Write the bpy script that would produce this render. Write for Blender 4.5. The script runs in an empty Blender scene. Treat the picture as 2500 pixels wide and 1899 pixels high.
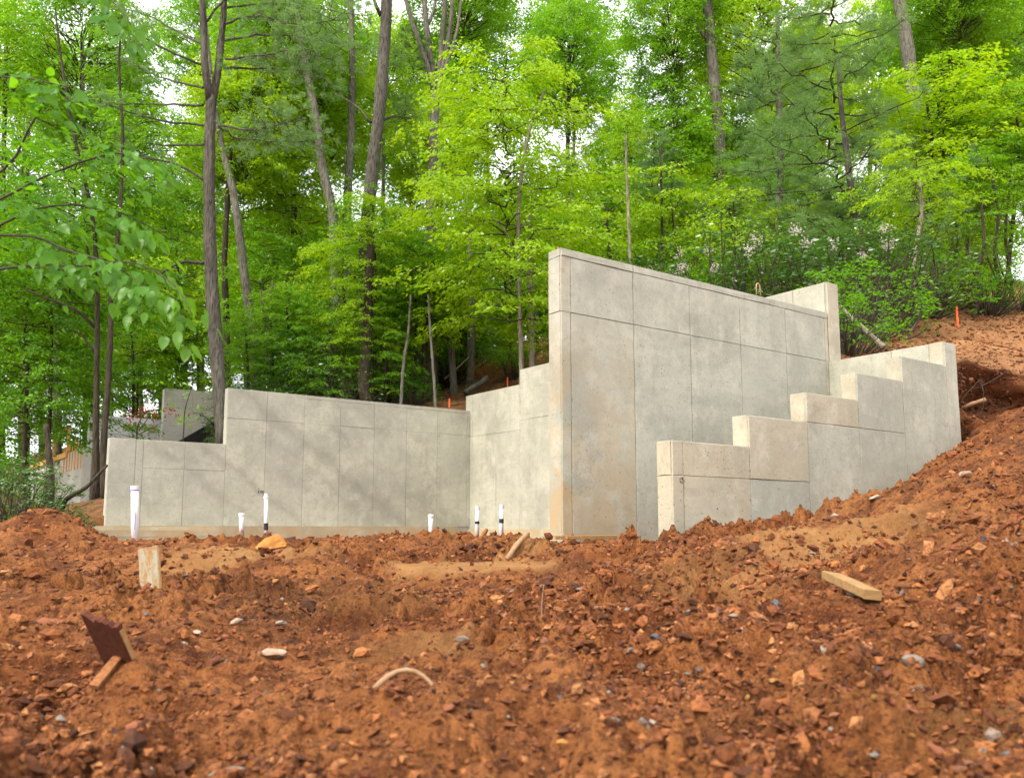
import bpy, math, random
import numpy as np
from mathutils import Vector, Matrix

# ------------------------------------------------------------------ camera
EYE = 1.0                                   # height of the camera above the datum
FPX, PITCH, AZ, PPY = 2133.45, 0.1236, 0.9364, 1024.9   # solved from the wall lines
sc = bpy.context.scene
col = sc.collection
cam_d = bpy.data.cameras.new('camera')
cam = bpy.data.objects.new('camera', cam_d)
col.objects.link(cam)
cam.location = (0, 0, EYE)
cam.rotation_euler = (math.pi / 2 + PITCH, 0, 0)
cam_d.sensor_width = 36.0
cam_d.sensor_fit = 'HORIZONTAL'
cam_d.lens = FPX / 2500 * 36
cam_d.shift_y = (PPY - 949.5) / 2500
cam_d.clip_start = 0.05
cam_d.clip_end = 2000
cam_d.dof.use_dof = True
cam_d.dof.focus_distance = 9.5
cam_d.dof.aperture_fstop = 3.4
sc.camera = cam

# ------------------------------------------------------------------ sky, sun, exposure
SUN_EL, SUN_AZ = math.radians(50), math.radians(220)    # azimuth clockwise from +Y
w = bpy.data.worlds.new('World'); sc.world = w; w.use_nodes = True
nt = w.node_tree; nt.nodes.clear()
sky = nt.nodes.new('ShaderNodeTexSky'); sky.sky_type = 'NISHITA'; sky.sun_disc = False
sky.sun_elevation = SUN_EL; sky.sun_rotation = SUN_AZ
sky.air_density = 1.2; sky.dust_density = 4.0; sky.ozone_density = 1.0
hs = nt.nodes.new('ShaderNodeHueSaturation'); hs.inputs['Saturation'].default_value = 0.35
nt.links.new(sky.outputs[0], hs.inputs['Color'])
mx = nt.nodes.new('ShaderNodeMix'); mx.data_type = 'RGBA'; mx.inputs[0].default_value = 0.72
nt.links.new(hs.outputs[0], mx.inputs[6])
mx.inputs[7].default_value = (9.4, 9.4, 9.6, 1)         # even cloud layer
bg = nt.nodes.new('ShaderNodeBackground'); bg.inputs[1].default_value = 0.095
nt.links.new(mx.outputs[2], bg.inputs[0])
wo = nt.nodes.new('ShaderNodeOutputWorld'); nt.links.new(bg.outputs[0], wo.inputs[0])
sun_d = bpy.data.lights.new('sun', 'SUN'); sun_d.energy = 1.5; sun_d.angle = math.radians(10)
sun_d.color = (1.0, 0.91, 0.76)
sun = bpy.data.objects.new('sun', sun_d); col.objects.link(sun)
sd = Vector((math.sin(SUN_AZ) * math.cos(SUN_EL), math.cos(SUN_AZ) * math.cos(SUN_EL), math.sin(SUN_EL)))
sun.rotation_euler = (-sd).to_track_quat('-Z', 'Y').to_euler()
sun.location = sd * 60
sc.view_settings.view_transform = 'Standard'
sc.view_settings.look = 'None'
sc.view_settings.exposure = 1.72
sc.view_settings.gamma = 1.0
sc.view_settings.use_curve_mapping = False
sc.cycles.adaptive_threshold = 0.03
sc.cycles.max_bounces = 5
sc.cycles.diffuse_bounces = 3
sc.cycles.transmission_bounces = 3
sc.cycles.transparent_max_bounces = 6

rng = np.random.default_rng(11)
random.seed(5)

# ------------------------------------------------------------------ frames and helpers
CP, SP = math.cos(PITCH), math.sin(PITCH)
D1 = np.array([math.sin(AZ), math.cos(AZ)])             # along the tall wall
NB = np.array([-math.cos(AZ), math.sin(AZ)])            # away from the camera, square to D1
WROT = math.atan2(D1[1], D1[0])

def at(px, py, Y):
    """a point of the place seen at photo pixel px,py and Y metres ahead of the camera"""
    r = (px - 1250) / FPX; u = (PPY - py) / FPX
    d = np.array([r, CP - u * SP, SP + u * CP])
    p = d * (Y / d[1])
    return np.array([p[0], p[1], p[2] + EYE])

def su(s, u):
    p = D1 * s + NB * u
    return p[0], p[1]

def to_su(x, y):
    return x * D1[0] + y * D1[1], x * NB[0] + y * NB[1]

def tag(o, label=None, cat=None, group=None, kind=None):
    if label: o['label'] = label
    if cat: o['category'] = cat
    if group: o['group'] = group
    if kind: o['kind'] = kind
    return o

def empty(name, loc, rz=0.0, parent=None):
    o = bpy.data.objects.new(name, None); col.objects.link(o)
    o.location = loc; o.rotation_euler = (0, 0, rz); o.empty_display_size = 0.2
    if parent: o.parent = parent
    return o

def link(name, me, parent=None, loc=None, rot=None, scale=None):
    o = bpy.data.objects.new(name, me); col.objects.link(o)
    if parent: o.parent = parent
    if loc is not None: o.location = loc
    if rot is not None: o.rotation_euler = rot
    if scale is not None: o.scale = scale if hasattr(scale, '__len__') else (scale,) * 3
    return o

def np_mesh(name, verts, faces, mats, midx=None, smooth=False, attrs=None, colattr=None):
    """faces: (n,3) or (n,4) array, or list of such arrays"""
    me = bpy.data.meshes.new(name)
    if not isinstance(faces, list): faces = [faces]
    verts = np.asarray(verts, np.float32)
    me.vertices.add(len(verts)); me.vertices.foreach_set('co', verts.ravel())
    nl = sum(f.size for f in faces); nf = sum(len(f) for f in faces)
    me.loops.add(nl); me.polygons.add(nf)
    me.loops.foreach_set('vertex_index', np.concatenate([f.ravel() for f in faces]).astype(np.int32))
    tot = np.concatenate([np.full(len(f), f.shape[1]) for f in faces]).astype(np.int32)
    st = np.concatenate([[0], np.cumsum(tot)[:-1]]).astype(np.int32)
    me.polygons.foreach_set('loop_start', st)
    me.polygons.foreach_set('loop_total', tot)
    if midx is not None: me.polygons.foreach_set('material_index', np.asarray(midx, np.int32))
    me.polygons.foreach_set('use_smooth', np.full(nf, bool(smooth)))
    for m in mats: me.materials.append(m)
    if attrs:
        for k, v in attrs.items():
            a = me.attributes.new(k, 'FLOAT', 'POINT'); a.data.foreach_set('value', np.asarray(v, np.float32))
    if colattr is not None:
        a = me.attributes.new('tint', 'FLOAT_COLOR', 'POINT')
        c = np.ones((len(verts), 4), np.float32); c[:, :3] = colattr
        a.data.foreach_set('color', c.ravel())
    me.update(calc_edges=True); me.validate()
    return me

class MB:
    """collects shapes, then links them as one mesh object"""
    def __init__(s): s.v = []; s.q = []; s.t = []; s.n = 0
    def add(s, v, q=None, t=None):
        v = np.asarray(v, float)
        if q is not None and len(q): s.q.append(np.asarray(q) + s.n)
        if t is not None and len(t): s.t.append(np.asarray(t) + s.n)
        s.v.append(v); s.n += len(v); return s
    def box(s, x0, x1, y0, y1, z0, z1):
        v = [(x, y, z) for z in (z0, z1) for y in (y0, y1) for x in (x0, x1)]
        return s.add(v, [(0, 2, 3, 1), (4, 5, 7, 6), (0, 1, 5, 4), (2, 6, 7, 3), (0, 4, 6, 2), (1, 3, 7, 5)])
    def tube(s, pts, rad, n=7, cap=True, jit=0.0, sd=0):
        pts = np.asarray(pts, float); m = len(pts)
        rad = np.broadcast_to(np.asarray(rad, float), (m,))
        t = np.gradient(pts, axis=0); t /= np.linalg.norm(t, axis=1)[:, None] + 1e-9
        ref = np.array([0, 0, 1.0]) if abs(t[:, 2]).mean() < 0.8 else np.array([1.0, 0, 0])
        a = np.cross(t, ref); a /= np.linalg.norm(a, axis=1)[:, None] + 1e-9
        b = np.cross(t, a)
        th = np.arange(n) / n * 2 * np.pi
        rr = rad[:, None] * (1 + (np.random.default_rng(sd).normal(0, 1, (m, n)) * jit if jit else 0))
        v = pts[:, None] + rr[..., None] * (np.cos(th)[None, :, None] * a[:, None] + np.sin(th)[None, :, None] * b[:, None])
        i = np.arange(m - 1)[:, None] * n; j = np.arange(n)[None]; k = (j + 1) % n
        q = np.stack([i + j, i + n + j, i + n + k, i + k], -1).reshape(-1, 4)
        v = v.reshape(-1, 3); tr = []
        if cap:
            v = np.vstack([v, pts[:1], pts[-1:]])
            for jj in range(n):
                tr.append((m * n, jj, (jj + 1) % n)); tr.append((m * n + 1, (m - 1) * n + (jj + 1) % n, (m - 1) * n + jj))
        return s.add(v, q, tr)
    def mesh(s, name, mats, smooth=False):
        f = []
        if s.q: f.append(np.vstack(s.q))
        if s.t: f.append(np.vstack(s.t))
        return np_mesh(name, np.vstack(s.v), f, mats if isinstance(mats, list) else [mats], smooth=smooth)
    def build(s, name, mat, parent=None, loc=None, rot=None, smooth=False):
        return link(name, s.mesh(name, mat, smooth), parent, loc, rot)

def spline(pts, n):
    """smooth resampling of a polyline"""
    pts = np.asarray(pts, float); m = len(pts)
    if m == 2: return pts[0] + (pts[1] - pts[0]) * np.linspace(0, 1, n)[:, None]
    p = np.vstack([2 * pts[0] - pts[1], pts, 2 * pts[-1] - pts[-2]])
    out = []
    for x in np.linspace(0, m - 1 - 1e-6, n):
        i = int(x); f = x - i; a, b, c, d = p[i:i + 4]
        out.append(.5 * ((2 * b) + (c - a) * f + (2 * a - 5 * b + 4 * c - d) * f * f + (3 * b - a - 3 * c + d) * f ** 3))
    return np.array(out)

# ------------------------------------------------------------------ numpy noise
_T = [np.random.default_rng(100 + i).random((256, 256)) for i in range(8)]
def vnoise(x, y, k=0):
    T = _T[k % 8]
    ix = np.floor(x).astype(int); iy = np.floor(y).astype(int)
    fx = x - ix; fy = y - iy; fx = fx * fx * fx * (fx * (fx * 6 - 15) + 10); fy = fy * fy * fy * (fy * (fy * 6 - 15) + 10)
    a = T[ix & 255, iy & 255]; b = T[(ix + 1) & 255, iy & 255]; c = T[ix & 255, (iy + 1) & 255]; d = T[(ix + 1) & 255, (iy + 1) & 255]
    return (a + (b - a) * fx) * (1 - fy) + (c + (d - c) * fx) * fy - 0.5
def fbm(x, y, sc_, o=4, k=0):
    r = 0; a = 1.0
    for i in range(o):
        ca, sa = math.cos(i * 1.3 + k), math.sin(i * 1.3 + k)
        r = r + a * vnoise((x * ca - y * sa) * sc_ + 17.3 * i, (x * sa + y * ca) * sc_ + 5.1 * i, k + i); sc_ *= 2.1; a *= .5
    return r
def worley(x, y, k=0):
    """distance to the nearest and second nearest scattered point, and a value for the nearest"""
    T1, T2, T3 = _T[k % 8], _T[(k + 3) % 8], _T[(k + 5) % 8]
    ix = np.floor(x).astype(int); iy = np.floor(y).astype(int)
    f1 = np.full(np.shape(x), 9.0); f2 = f1.copy(); vv = np.zeros(np.shape(x))
    for a in (-1, 0, 1):
        for b in (-1, 0, 1):
            cx = ix + a; cy = iy + b; m = (cx & 255, cy & 255)
            d = np.hypot(cx + T1[m] - x, cy + T2[m] - y)
            nearer = d < f1
            f2 = np.where(nearer, f1, np.minimum(f2, d)); vv = np.where(nearer, T3[m], vv); f1 = np.where(nearer, d, f1)
    return f1, f2, vv
def clods(x, y, scale, k):
    """packed rounded lumps of uneven height with sharp gaps between"""
    f1, f2, v = worley(x * scale, y * scale, k)
    return np.clip(f2 - f1, 0, .45) ** .6 * (.35 + .9 * v), v
def sstep(a, b, x):
    t = np.clip((x - a) / (b - a), 0, 1); return t * t * (3 - 2 * t)

class TPS:
    def __init__(s, P, lam=1e-3):
        P = np.asarray(P, float); s.xy = P[:, :2]; n = len(P)
        K = s.k(np.linalg.norm(s.xy[:, None] - s.xy[None], axis=2)) + lam * np.eye(n)
        Q = np.hstack([np.ones((n, 1)), s.xy])
        A = np.block([[K, Q], [Q.T, np.zeros((3, 3))]])
        s.w = np.linalg.solve(A, np.concatenate([P[:, 2], np.zeros(3)]))
    @staticmethod
    def k(r): return np.where(r > 1e-9, r * r * np.log(r + 1e-12), 0)
    def __call__(s, x, y):
        sh = np.shape(x); x = np.ravel(x); y = np.ravel(y); out = np.empty(len(x))
        for i in range(0, len(x), 40000):
            xx = x[i:i + 40000]; yy = y[i:i + 40000]
            r = np.hypot(xx[:, None] - s.xy[None, :, 0], yy[:, None] - s.xy[None, :, 1])
            out[i:i + 40000] = s.k(r) @ s.w[:-3] + s.w[-3] + s.w[-2] * xx + s.w[-1] * yy
        return out.reshape(sh)

# ------------------------------------------------------------------ materials
def mat(name):
    m = bpy.data.materials.new(name); m.use_nodes = True
    n = m.node_tree; n.nodes.clear()
    return m, n
class G:
    """tiny node-graph helper"""
    def __init__(s, name):
        s.m, s.t = mat(name)
    def n(s, ty, **kw):
        x = s.t.nodes.new(ty)
        for k, v in kw.items(): setattr(x, k, v)
        return x
    def l(s, a, b): s.t.links.new(a, b)
    def pos(s, scale=(1, 1, 1), obj=False):
        if obj: src = s.n('ShaderNodeTexCoord').outputs['Object']
        else: src = s.n('ShaderNodeNewGeometry').outputs['Position']
        if scale == (1, 1, 1): return src
        mp = s.n('ShaderNodeMapping'); mp.inputs['Scale'].default_value = scale
        s.l(src, mp.inputs['Vector']); return mp.outputs[0]
    def noise(s, vec, scale, detail=4, rough=.55, dist=0):
        x = s.n('ShaderNodeTexNoise'); x.inputs['Scale'].default_value = scale; x.inputs['Detail'].default_value = detail
        x.inputs['Roughness'].default_value = rough; x.inputs['Distortion'].default_value = dist
        s.l(vec, x.inputs['Vector']); return x.outputs[0]
    def ramp(s, fac, stops, interp='LINEAR'):
        x = s.n('ShaderNodeValToRGB'); e = x.color_ramp.elements; x.color_ramp.interpolation = interp
        while len(e) < len(stops): e.new(0.5)
        for el, (p, c) in zip(e, stops):
            el.position = p; el.color = (*c, 1) if hasattr(c, '__len__') else (c, c, c, 1)
        s.l(fac, x.inputs[0]); return x.outputs[0]
    def mix(s, f, a, b, mode='MIX'):
        x = s.n('ShaderNodeMix', data_type='RGBA', blend_type=mode)
        for v, i in ((f, 0), (a, 6), (b, 7)):
            if hasattr(v, 'is_output'): s.l(v, x.inputs[i])
            elif i == 0: x.inputs[0].default_value = v
            else: x.inputs[i].default_value = (*v, 1) if hasattr(v, '__len__') else (v, v, v, 1)
        return x.outputs[2]
    def math(s, op, a, b=0.0, clamp=False):
        x = s.n('ShaderNodeMath', operation=op, use_clamp=clamp)
        for v, i in ((a, 0), (b, 1)):
            if hasattr(v, 'is_output'): s.l(v, x.inputs[i])
            else: x.inputs[i].default_value = v
        return x.outputs[0]
    def bump(s, h, strength, dist=0.02, prev=None):
        x = s.n('ShaderNodeBump'); x.inputs['Strength'].default_value = strength; x.inputs['Distance'].default_value = dist
        s.l(h, x.inputs['Height'])
        if prev is not None: s.l(prev, x.inputs['Normal'])
        return x.outputs[0]
    def out(s, sh):
        o = s.n('ShaderNodeOutputMaterial'); s.l(sh, o.inputs[0]); return s.m
    def principled(s, colour, rough=.9, normal=None, spec=.3, metal=0.0):
        p = s.n('ShaderNodeBsdfPrincipled')
        for v, k in ((colour, 'Base Color'), (rough, 'Roughness')):
            if hasattr(v, 'is_output'): s.l(v, p.inputs[k])
            else: p.inputs[k].default_value = (*v, 1) if hasattr(v, '__len__') else v
        p.inputs['Specular IOR Level'].default_value = spec; p.inputs['Metallic'].default_value = metal
        if normal is not None: s.l(normal, p.inputs['Normal'])
        return s.out(p.outputs[0])
    def objrand(s): return s.n('ShaderNodeObjectInfo').outputs['Random']

def m_concrete(name, light=(.428, .424, .342), dark=(.295, .293, .236), stain=0.0, cracks=None, diag=False, mul=1.0):
    mul = mul * .985
    light = tuple(x * .985 for x in light)
    g = G(name); p = g.pos()
    a = g.noise(p, .9, 7, .6, .6)
    c = g.mix(g.ramp(a, [(.36, 0), (.62, 1)]), tuple(x * mul for x in dark), tuple(x * mul for x in light))
    b = g.noise(g.pos((1.1, 1.1, 6)), 1.6, 6, .6, .3)          # pour lines
    c = g.mix(g.math('MULTIPLY', g.ramp(b, [(.35, 1), (.5, 0)]), .10 if diag else .20), c, tuple(x * mul * .8 for x in dark))
    st = g.noise(g.pos((3, 3, .35)), 2.2, 5, .6)                 # vertical streaks
    c = g.mix(g.math('MULTIPLY', g.ramp(st, [(.52, 0), (.72, 1)]), .28), c, tuple(x * mul * .72 for x in dark))
    e = g.noise(p, 3.3, 6, .65)
    c = g.mix(g.math('MULTIPLY', g.ramp(e, [(.50, 0), (.66, 1)]), .4), c, (.56 * mul, .52 * mul, .43 * mul))
    wv = g.noise(p, 13, 6, .7)
    c = g.mix(g.math('MULTIPLY', g.ramp(wv, [(.3, 1), (.48, 0)]), .45), c, (.22 * mul, .21 * mul, .165 * mul))
    gn = g.noise(p, 42, 5, .75)
    c = g.mix(g.math('MULTIPLY', g.ramp(gn, [(.34, 1), (.46, 0)]), .38), c, (.20 * mul, .19 * mul, .15 * mul))
    c = g.mix(g.math('MULTIPLY', g.ramp(gn, [(.56, 0), (.68, 1)]), .28), c, (.60 * mul, .58 * mul, .48 * mul))
    c = g.mix(g.math('MULTIPLY', g.ramp(g.objrand(), [(0, 0), (1, 1)]), .30), c, (.29 * mul, .285 * mul, .245 * mul))
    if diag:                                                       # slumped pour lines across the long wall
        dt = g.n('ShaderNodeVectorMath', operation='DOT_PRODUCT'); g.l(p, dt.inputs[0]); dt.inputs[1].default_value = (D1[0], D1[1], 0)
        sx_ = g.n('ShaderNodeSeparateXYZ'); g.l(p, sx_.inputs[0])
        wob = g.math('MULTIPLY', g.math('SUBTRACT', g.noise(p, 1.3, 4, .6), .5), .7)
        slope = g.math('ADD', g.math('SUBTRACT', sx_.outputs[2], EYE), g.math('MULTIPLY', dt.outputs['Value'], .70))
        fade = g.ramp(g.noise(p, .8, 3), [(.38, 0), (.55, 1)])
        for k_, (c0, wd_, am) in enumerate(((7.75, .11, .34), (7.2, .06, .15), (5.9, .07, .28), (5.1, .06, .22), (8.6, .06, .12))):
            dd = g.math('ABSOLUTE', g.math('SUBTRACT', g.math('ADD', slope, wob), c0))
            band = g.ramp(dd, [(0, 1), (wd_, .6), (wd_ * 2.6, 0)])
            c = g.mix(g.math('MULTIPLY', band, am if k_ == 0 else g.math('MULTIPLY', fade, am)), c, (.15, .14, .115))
    if stain:
        sx = g.n('ShaderNodeSeparateXYZ'); g.l(p, sx.inputs[0])
        low = g.ramp(g.math('MULTIPLY', g.math('SUBTRACT', sx.outputs[2], EYE - .3), .4), [(0, 1), (1, 0)])
        sn = g.ramp(g.noise(p, 2.4, 5, .65, .5), [(.36, 0), (.60, 1)])
        c = g.mix(g.math('MULTIPLY', g.math('MULTIPLY', low, sn), stain), c, (.40, .26, .115))
        c = g.mix(g.math('MULTIPLY', sn, stain * .3), c, (.34, .26, .16))
    # bug holes
    v = g.n('ShaderNodeTexVoronoi'); v.inputs['Scale'].default_value = 17; g.l(p, v.inputs['Vector'])
    sp = g.noise(p, 2.1, 3)
    hole = g.math('MULTIPLY', g.ramp(v.outputs['Distance'], [(.06, 1), (.14, 0)]), g.ramp(sp, [(.46, 0), (.56, 1)]))
    v2 = g.n('ShaderNodeTexVoronoi'); v2.inputs['Scale'].default_value = 48; g.l(p, v2.inputs['Vector'])
    hole2 = g.math('MULTIPLY', g.ramp(v2.outputs['Distance'], [(.10, 1), (.2, 0)]), g.ramp(g.noise(p, 3.7, 4), [(.55, 0), (.63, 1)]))
    hole = g.math('MAXIMUM', hole, hole2)
    if cracks is not None:
        cx = g.n('ShaderNodeTexVoronoi', feature='DISTANCE_TO_EDGE'); cx.inputs['Scale'].default_value = 9.5
        wp = g.n('ShaderNodeVectorMath', operation='ADD'); g.l(p, wp.inputs[0])
        nz = g.n('ShaderNodeTexNoise'); nz.inputs['Scale'].default_value = 6; nz.inputs['Detail'].default_value = 4; g.l(p, nz.inputs['Vector'])
        sv = g.n('ShaderNodeVectorMath', operation='SCALE'); sv.inputs['Scale'].default_value = .28; g.l(nz.outputs['Color'], sv.inputs[0]); g.l(sv.outputs[0], wp.inputs[1])
        g.l(wp.outputs[0], cx.inputs['Vector'])
        ln = g.ramp(cx.outputs['Distance'], [(.004, .7), (.022, 0)])
        dm = g.n('ShaderNodeVectorMath', operation='DISTANCE'); g.l(p, dm.inputs[0]); dm.inputs[1].default_value = cracks
        mk = g.ramp(g.math('ADD', dm.outputs['Value'], g.math('MULTIPLY', g.noise(p, 3, 3), .5)), [(.40, 1), (.72, 0)])
        hole = g.math('MAXIMUM', hole, g.math('MULTIPLY', ln, mk))
    c = g.mix(g.math('MULTIPLY', hole, .8), c, (.10, .085, .06))
    h = g.math('SUBTRACT', g.math('ADD', g.math('MULTIPLY', wv, .5), g.math('MULTIPLY', g.noise(p, 90, 3), .25)), hole)
    return g.principled(c, .93, g.bump(h, .45, .012), .2)

def m_dirt(name):
    g = G(name); p = g.pos()
    big = g.noise(p, .55, 5, .6, .6); mid = g.noise(p, 3.2, 6, .65, .4); fine = g.noise(p, 24, 6, .7); gr = g.noise(p, 95, 4, .7)
    c = g.ramp(mid, [(.25, (.054, .0165, .0055)), (.40, (.132, .039, .011)), (.53, (.212, .066, .0175)), (.70, (.30, .106, .030))])
    c = g.mix(g.ramp(big, [(.44, 0), (.60, .8)]), c, (.34, .135, .042))
    cl = g.n('ShaderNodeAttribute', attribute_name='clod')
    c = g.mix(g.ramp(cl.outputs['Fac'], [(.22, .75), (.45, 0)]), c, (.075, .022, .007))
    c = g.mix(g.ramp(cl.outputs['Fac'], [(.55, 0), (.8, .8)]), c, (.37, .14, .043))
    damp = g.noise(p, .9, 4, .6, .8)
    c = g.mix(g.ramp(damp, [(.36, .6), (.46, 0)]), c, (.070, .026, .011))
    c = g.mix(g.ramp(fine, [(.34, .9), (.52, 0)]), c, (.042, .0135, .005))  # dark soil grain, fine and finer, also painting shade between crumbs
    c = g.mix(g.ramp(gr, [(.34, .75), (.48, 0)]), c, (.046, .015, .0055))
    c = g.mix(g.ramp(gr, [(.55, 0), (.68, .8)]), c, (.285, .125, .052))
    at_ = g.n('ShaderNodeAttribute', attribute_name='sand')
    tan = g.ramp(mid, [(.3, (.27, .125, .040)), (.7, (.40, .21, .080))])
    tan = g.mix(g.ramp(fine, [(.3, .45), (.5, 0)]), tan, (.20, .075, .024))
    c = g.mix(at_.outputs['Fac'], c, tan)
    h = g.math('ADD', g.math('MULTIPLY', fine, 1.0), g.math('MULTIPLY', gr, .45))
    return g.principled(c, .95, g.bump(h, 1.0, .045), .15)

def m_attr(name, rough=.85, bump=.5, spec=.25):
    g = G(name); a = g.n('ShaderNodeAttribute', attribute_name='tint'); p = g.pos()
    f = g.noise(p, 60, 4, .7); f2 = g.noise(p, 14, 3)
    c = g.mix(g.ramp(f, [(.36, .8), (.54, 0)]), a.outputs['Color'], (.045, .016, .007))  # dark grain, also painted shade in the small pits of the crumbs
    c = g.mix(g.ramp(f2, [(.5, 0), (.7, .35)]), c, (.215, .070, .021))
    return g.principled(c, rough, g.bump(f, bump, .02), spec)

def m_plain(name, c1, c2, scale=8, rough=.8, bump=.3, stretch=(1, 1, 1), obj=True, spec=.3, detail=5):
    g = G(name); p = g.pos(stretch, obj)
    f = g.noise(p, scale, detail, .6, .3)
    return g.principled(g.mix(g.ramp(f, [(.35, 0), (.65, 1)]), c1, c2), rough, g.bump(f, bump, .01), spec)

def m_leaf(name, c1, c2, trans, gloss=.03, grough=.45, tmix=.55):
    """leaf blade: reflects and lets light through"""
    g = G(name); p = g.pos()
    lv = g.n('ShaderNodeAttribute', attribute_name='lv')
    f = g.noise(p, .45, 3, .5)
    k = g.math('ADD', g.math('MULTIPLY', lv.outputs['Fac'], .65), g.math('MULTIPLY', g.math('SUBTRACT', f, .5), 1.6), True)
    c = g.mix(k, c1, c2)
    tc = g.mix(k, tuple(x * y for x, y in zip(c1, trans)), tuple(x * y for x, y in zip(c2, trans)))
    d = g.n('ShaderNodeBsdfDiffuse'); g.l(c, d.inputs[0])
    t = g.n('ShaderNodeBsdfTranslucent'); g.l(tc, t.inputs[0])
    m1 = g.n('ShaderNodeMixShader'); m1.inputs[0].default_value = tmix; g.l(d.outputs[0], m1.inputs[1]); g.l(t.outputs[0], m1.inputs[2])
    gl = g.n('ShaderNodeBsdfGlossy'); gl.inputs['Roughness'].default_value = grough
    m2 = g.n('ShaderNodeMixShader'); m2.inputs[0].default_value = gloss; g.l(m1.outputs[0], m2.inputs[1]); g.l(gl.outputs[0], m2.inputs[2])
    return g.out(m2.outputs[0])

def m_bark(name, c1, c2, c3):
    g = G(name); p = g.pos((1, 1, .16), True)
    v = g.n('ShaderNodeTexVoronoi'); v.inputs['Scale'].default_value = 24
    wp = g.n('ShaderNodeVectorMath', operation='ADD'); g.l(p, wp.inputs[0])
    nz = g.n('ShaderNodeTexNoise'); nz.inputs['Scale'].default_value = 9; g.l(p, nz.inputs['Vector'])
    sv = g.n('ShaderNodeVectorMath', operation='SCALE'); sv.inputs['Scale'].default_value = .12; g.l(nz.outputs['Color'], sv.inputs[0]); g.l(sv.outputs[0], wp.inputs[1])
    g.l(wp.outputs[0], v.inputs['Vector'])
    f = g.noise(g.pos((1, 1, .3), True), 14, 6, .7); b = g.noise(g.pos((1, 1, .5), True), 1.4, 4)
    c = g.mix(g.ramp(v.outputs['Distance'], [(.15, 0), (.55, 1)]), c2, c1)
    c = g.mix(g.ramp(f, [(.45, 0), (.7, .6)]), c, c3)
    c = g.mix(g.ramp(b, [(.45, 0), (.7, .6)]), c, c2)
    h = g.math('SUBTRACT', g.math('MULTIPLY', f, .6), v.outputs['Distance'])
    return g.principled(c, .95, g.bump(h, .9, .03), .15)

M = {}
M['conc'] = m_concrete('concrete')
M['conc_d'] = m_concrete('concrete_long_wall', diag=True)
M['conc_stain'] = m_concrete('concrete_stained', stain=.9)
M['conc_warm'] = m_concrete('concrete_warm', light=(.45, .408, .305), dark=(.325, .298, .225), stain=.15)
M['conc_core'] = m_concrete('concrete_core', mul=.93)
M['conc_far'] = m_concrete('concrete_far', light=(.56, .54, .49), dark=(.46, .44, .39))
M['foot'] = m_concrete('concrete_footing', light=(.46, .40, .28), dark=(.30, .26, .18), stain=.7)
M['dirt'] = m_dirt('red_dirt')
M['stone'] = m_attr('stones')
M['litter'] = m_attr('leaf_litter', .9, .2, .1)
def m_pvc():
    g = G('white_pvc'); p = g.pos(obj=True); sx = g.n('ShaderNodeSeparateXYZ'); g.l(p, sx.inputs[0])
    k = g.math('ADD', g.math('MULTIPLY', sx.outputs[2], -2.2), g.math('MULTIPLY', g.noise(p, 14, 5, .7), 1.5))
    c = g.mix(g.ramp(g.noise(p, 5, 4), [(.4, 0), (.7, 1)]), (.66, .65, .66), (.57, .55, .52))
    c = g.mix(g.ramp(k, [(.42, 0), (.85, .75)]), c, (.24, .10, .04))
    c = g.mix(g.ramp(g.noise(p, 40, 4, .7), [(.66, 0), (.74, .5)]), c, (.26, .13, .07))
    return g.principled(c, .42, None, .45)
M['pvc'] = m_pvc()
M['tape'] = m_plain('black_tape', (.012, .012, .014), (.03, .03, .03), 20, .5, .2)
M['purple'] = m_plain('purple_primer', (.22, .12, .50), (.35, .2, .6), 20, .5, .1)
M['pine_wood'] = m_plain('pale_wood', (.30, .165, .058), (.40, .235, .095), 5, .75, .3, (9, 1.0, 9))
M['block_wood'] = m_plain('dull_yellow_wood', (.20, .115, .042), (.30, .18, .07), 7, .85, .3, (6, 2, 6))
M['old_wood'] = m_plain('brown_wood', (.17, .06, .02), (.30, .125, .045), 6, .85, .4, (10, 10, 1.2))
M['shaded_wood'] = m_plain('shaded_board_face', (.075, .022, .010), (.11, .034, .015), 6, .85, .3, (9, 9, 1.2))  # brown darkened to paint the shade on an overhanging board face
M['form_wood'] = m_plain('orange_form_timber', (.60, .29, .08), (.70, .38, .13), 5, .8, .2, (6, 6, 1))
M['black'] = m_plain('black_membrane', (.010, .009, .009), (.02, .018, .017), 6, .7, .2)
M['orange'] = m_plain('orange_plastic', (.75, .10, .02), (.8, .14, .04), 6, .6, .1)
M['rust'] = m_plain('rebar_rust', (.42, .29, .16), (.34, .20, .10), 20, .85, .3)
M['ochre_rock'] = m_plain('ochre_rock', (.38, .19, .042), (.26, .10, .025), 9, .9, .8)
M['white_rock'] = m_plain('white_rock', (.34, .28, .22), (.21, .115, .06), 9, .85, .8)
M['grey_rock'] = m_plain('grey_rock', (.14, .13, .12), (.19, .15, .11), 10, .85, .7)
M['red_rock'] = m_plain('red_rock', (.22, .078, .036), (.15, .047, .02), 10, .9, .7)
M['root'] = m_plain('pale_root', (.32, .20, .11), (.22, .12, .06), 15, .85, .4)
M['bark_pine'] = m_bark('bark_pine', (.092, .085, .068), (.030, .027, .021), (.165, .156, .132))
M['bark_grey'] = m_bark('bark_grey', (.130, .122, .094), (.048, .044, .033), (.21, .20, .162))
M['bark_dark'] = m_bark('bark_dark', (.055, .043, .03), (.022, .017, .012), (.08, .07, .045))
M['bark_pale'] = m_bark('bark_pale', (.27, .235, .18), (.12, .10, .07), (.35, .32, .26))
M['bark_snag'] = m_bark('bark_snag', (.30, .17, .09), (.12, .07, .04), (.36, .26, .18))
M['twig'] = m_plain('twig_bark', (.036, .030, .020), (.065, .052, .036), 10, .9, .3)
M['lf_bright'] = m_leaf('leaf_bright', (.215, .405, .006), (.375, .535, .010), (1.3, 1.2, .5))
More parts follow.
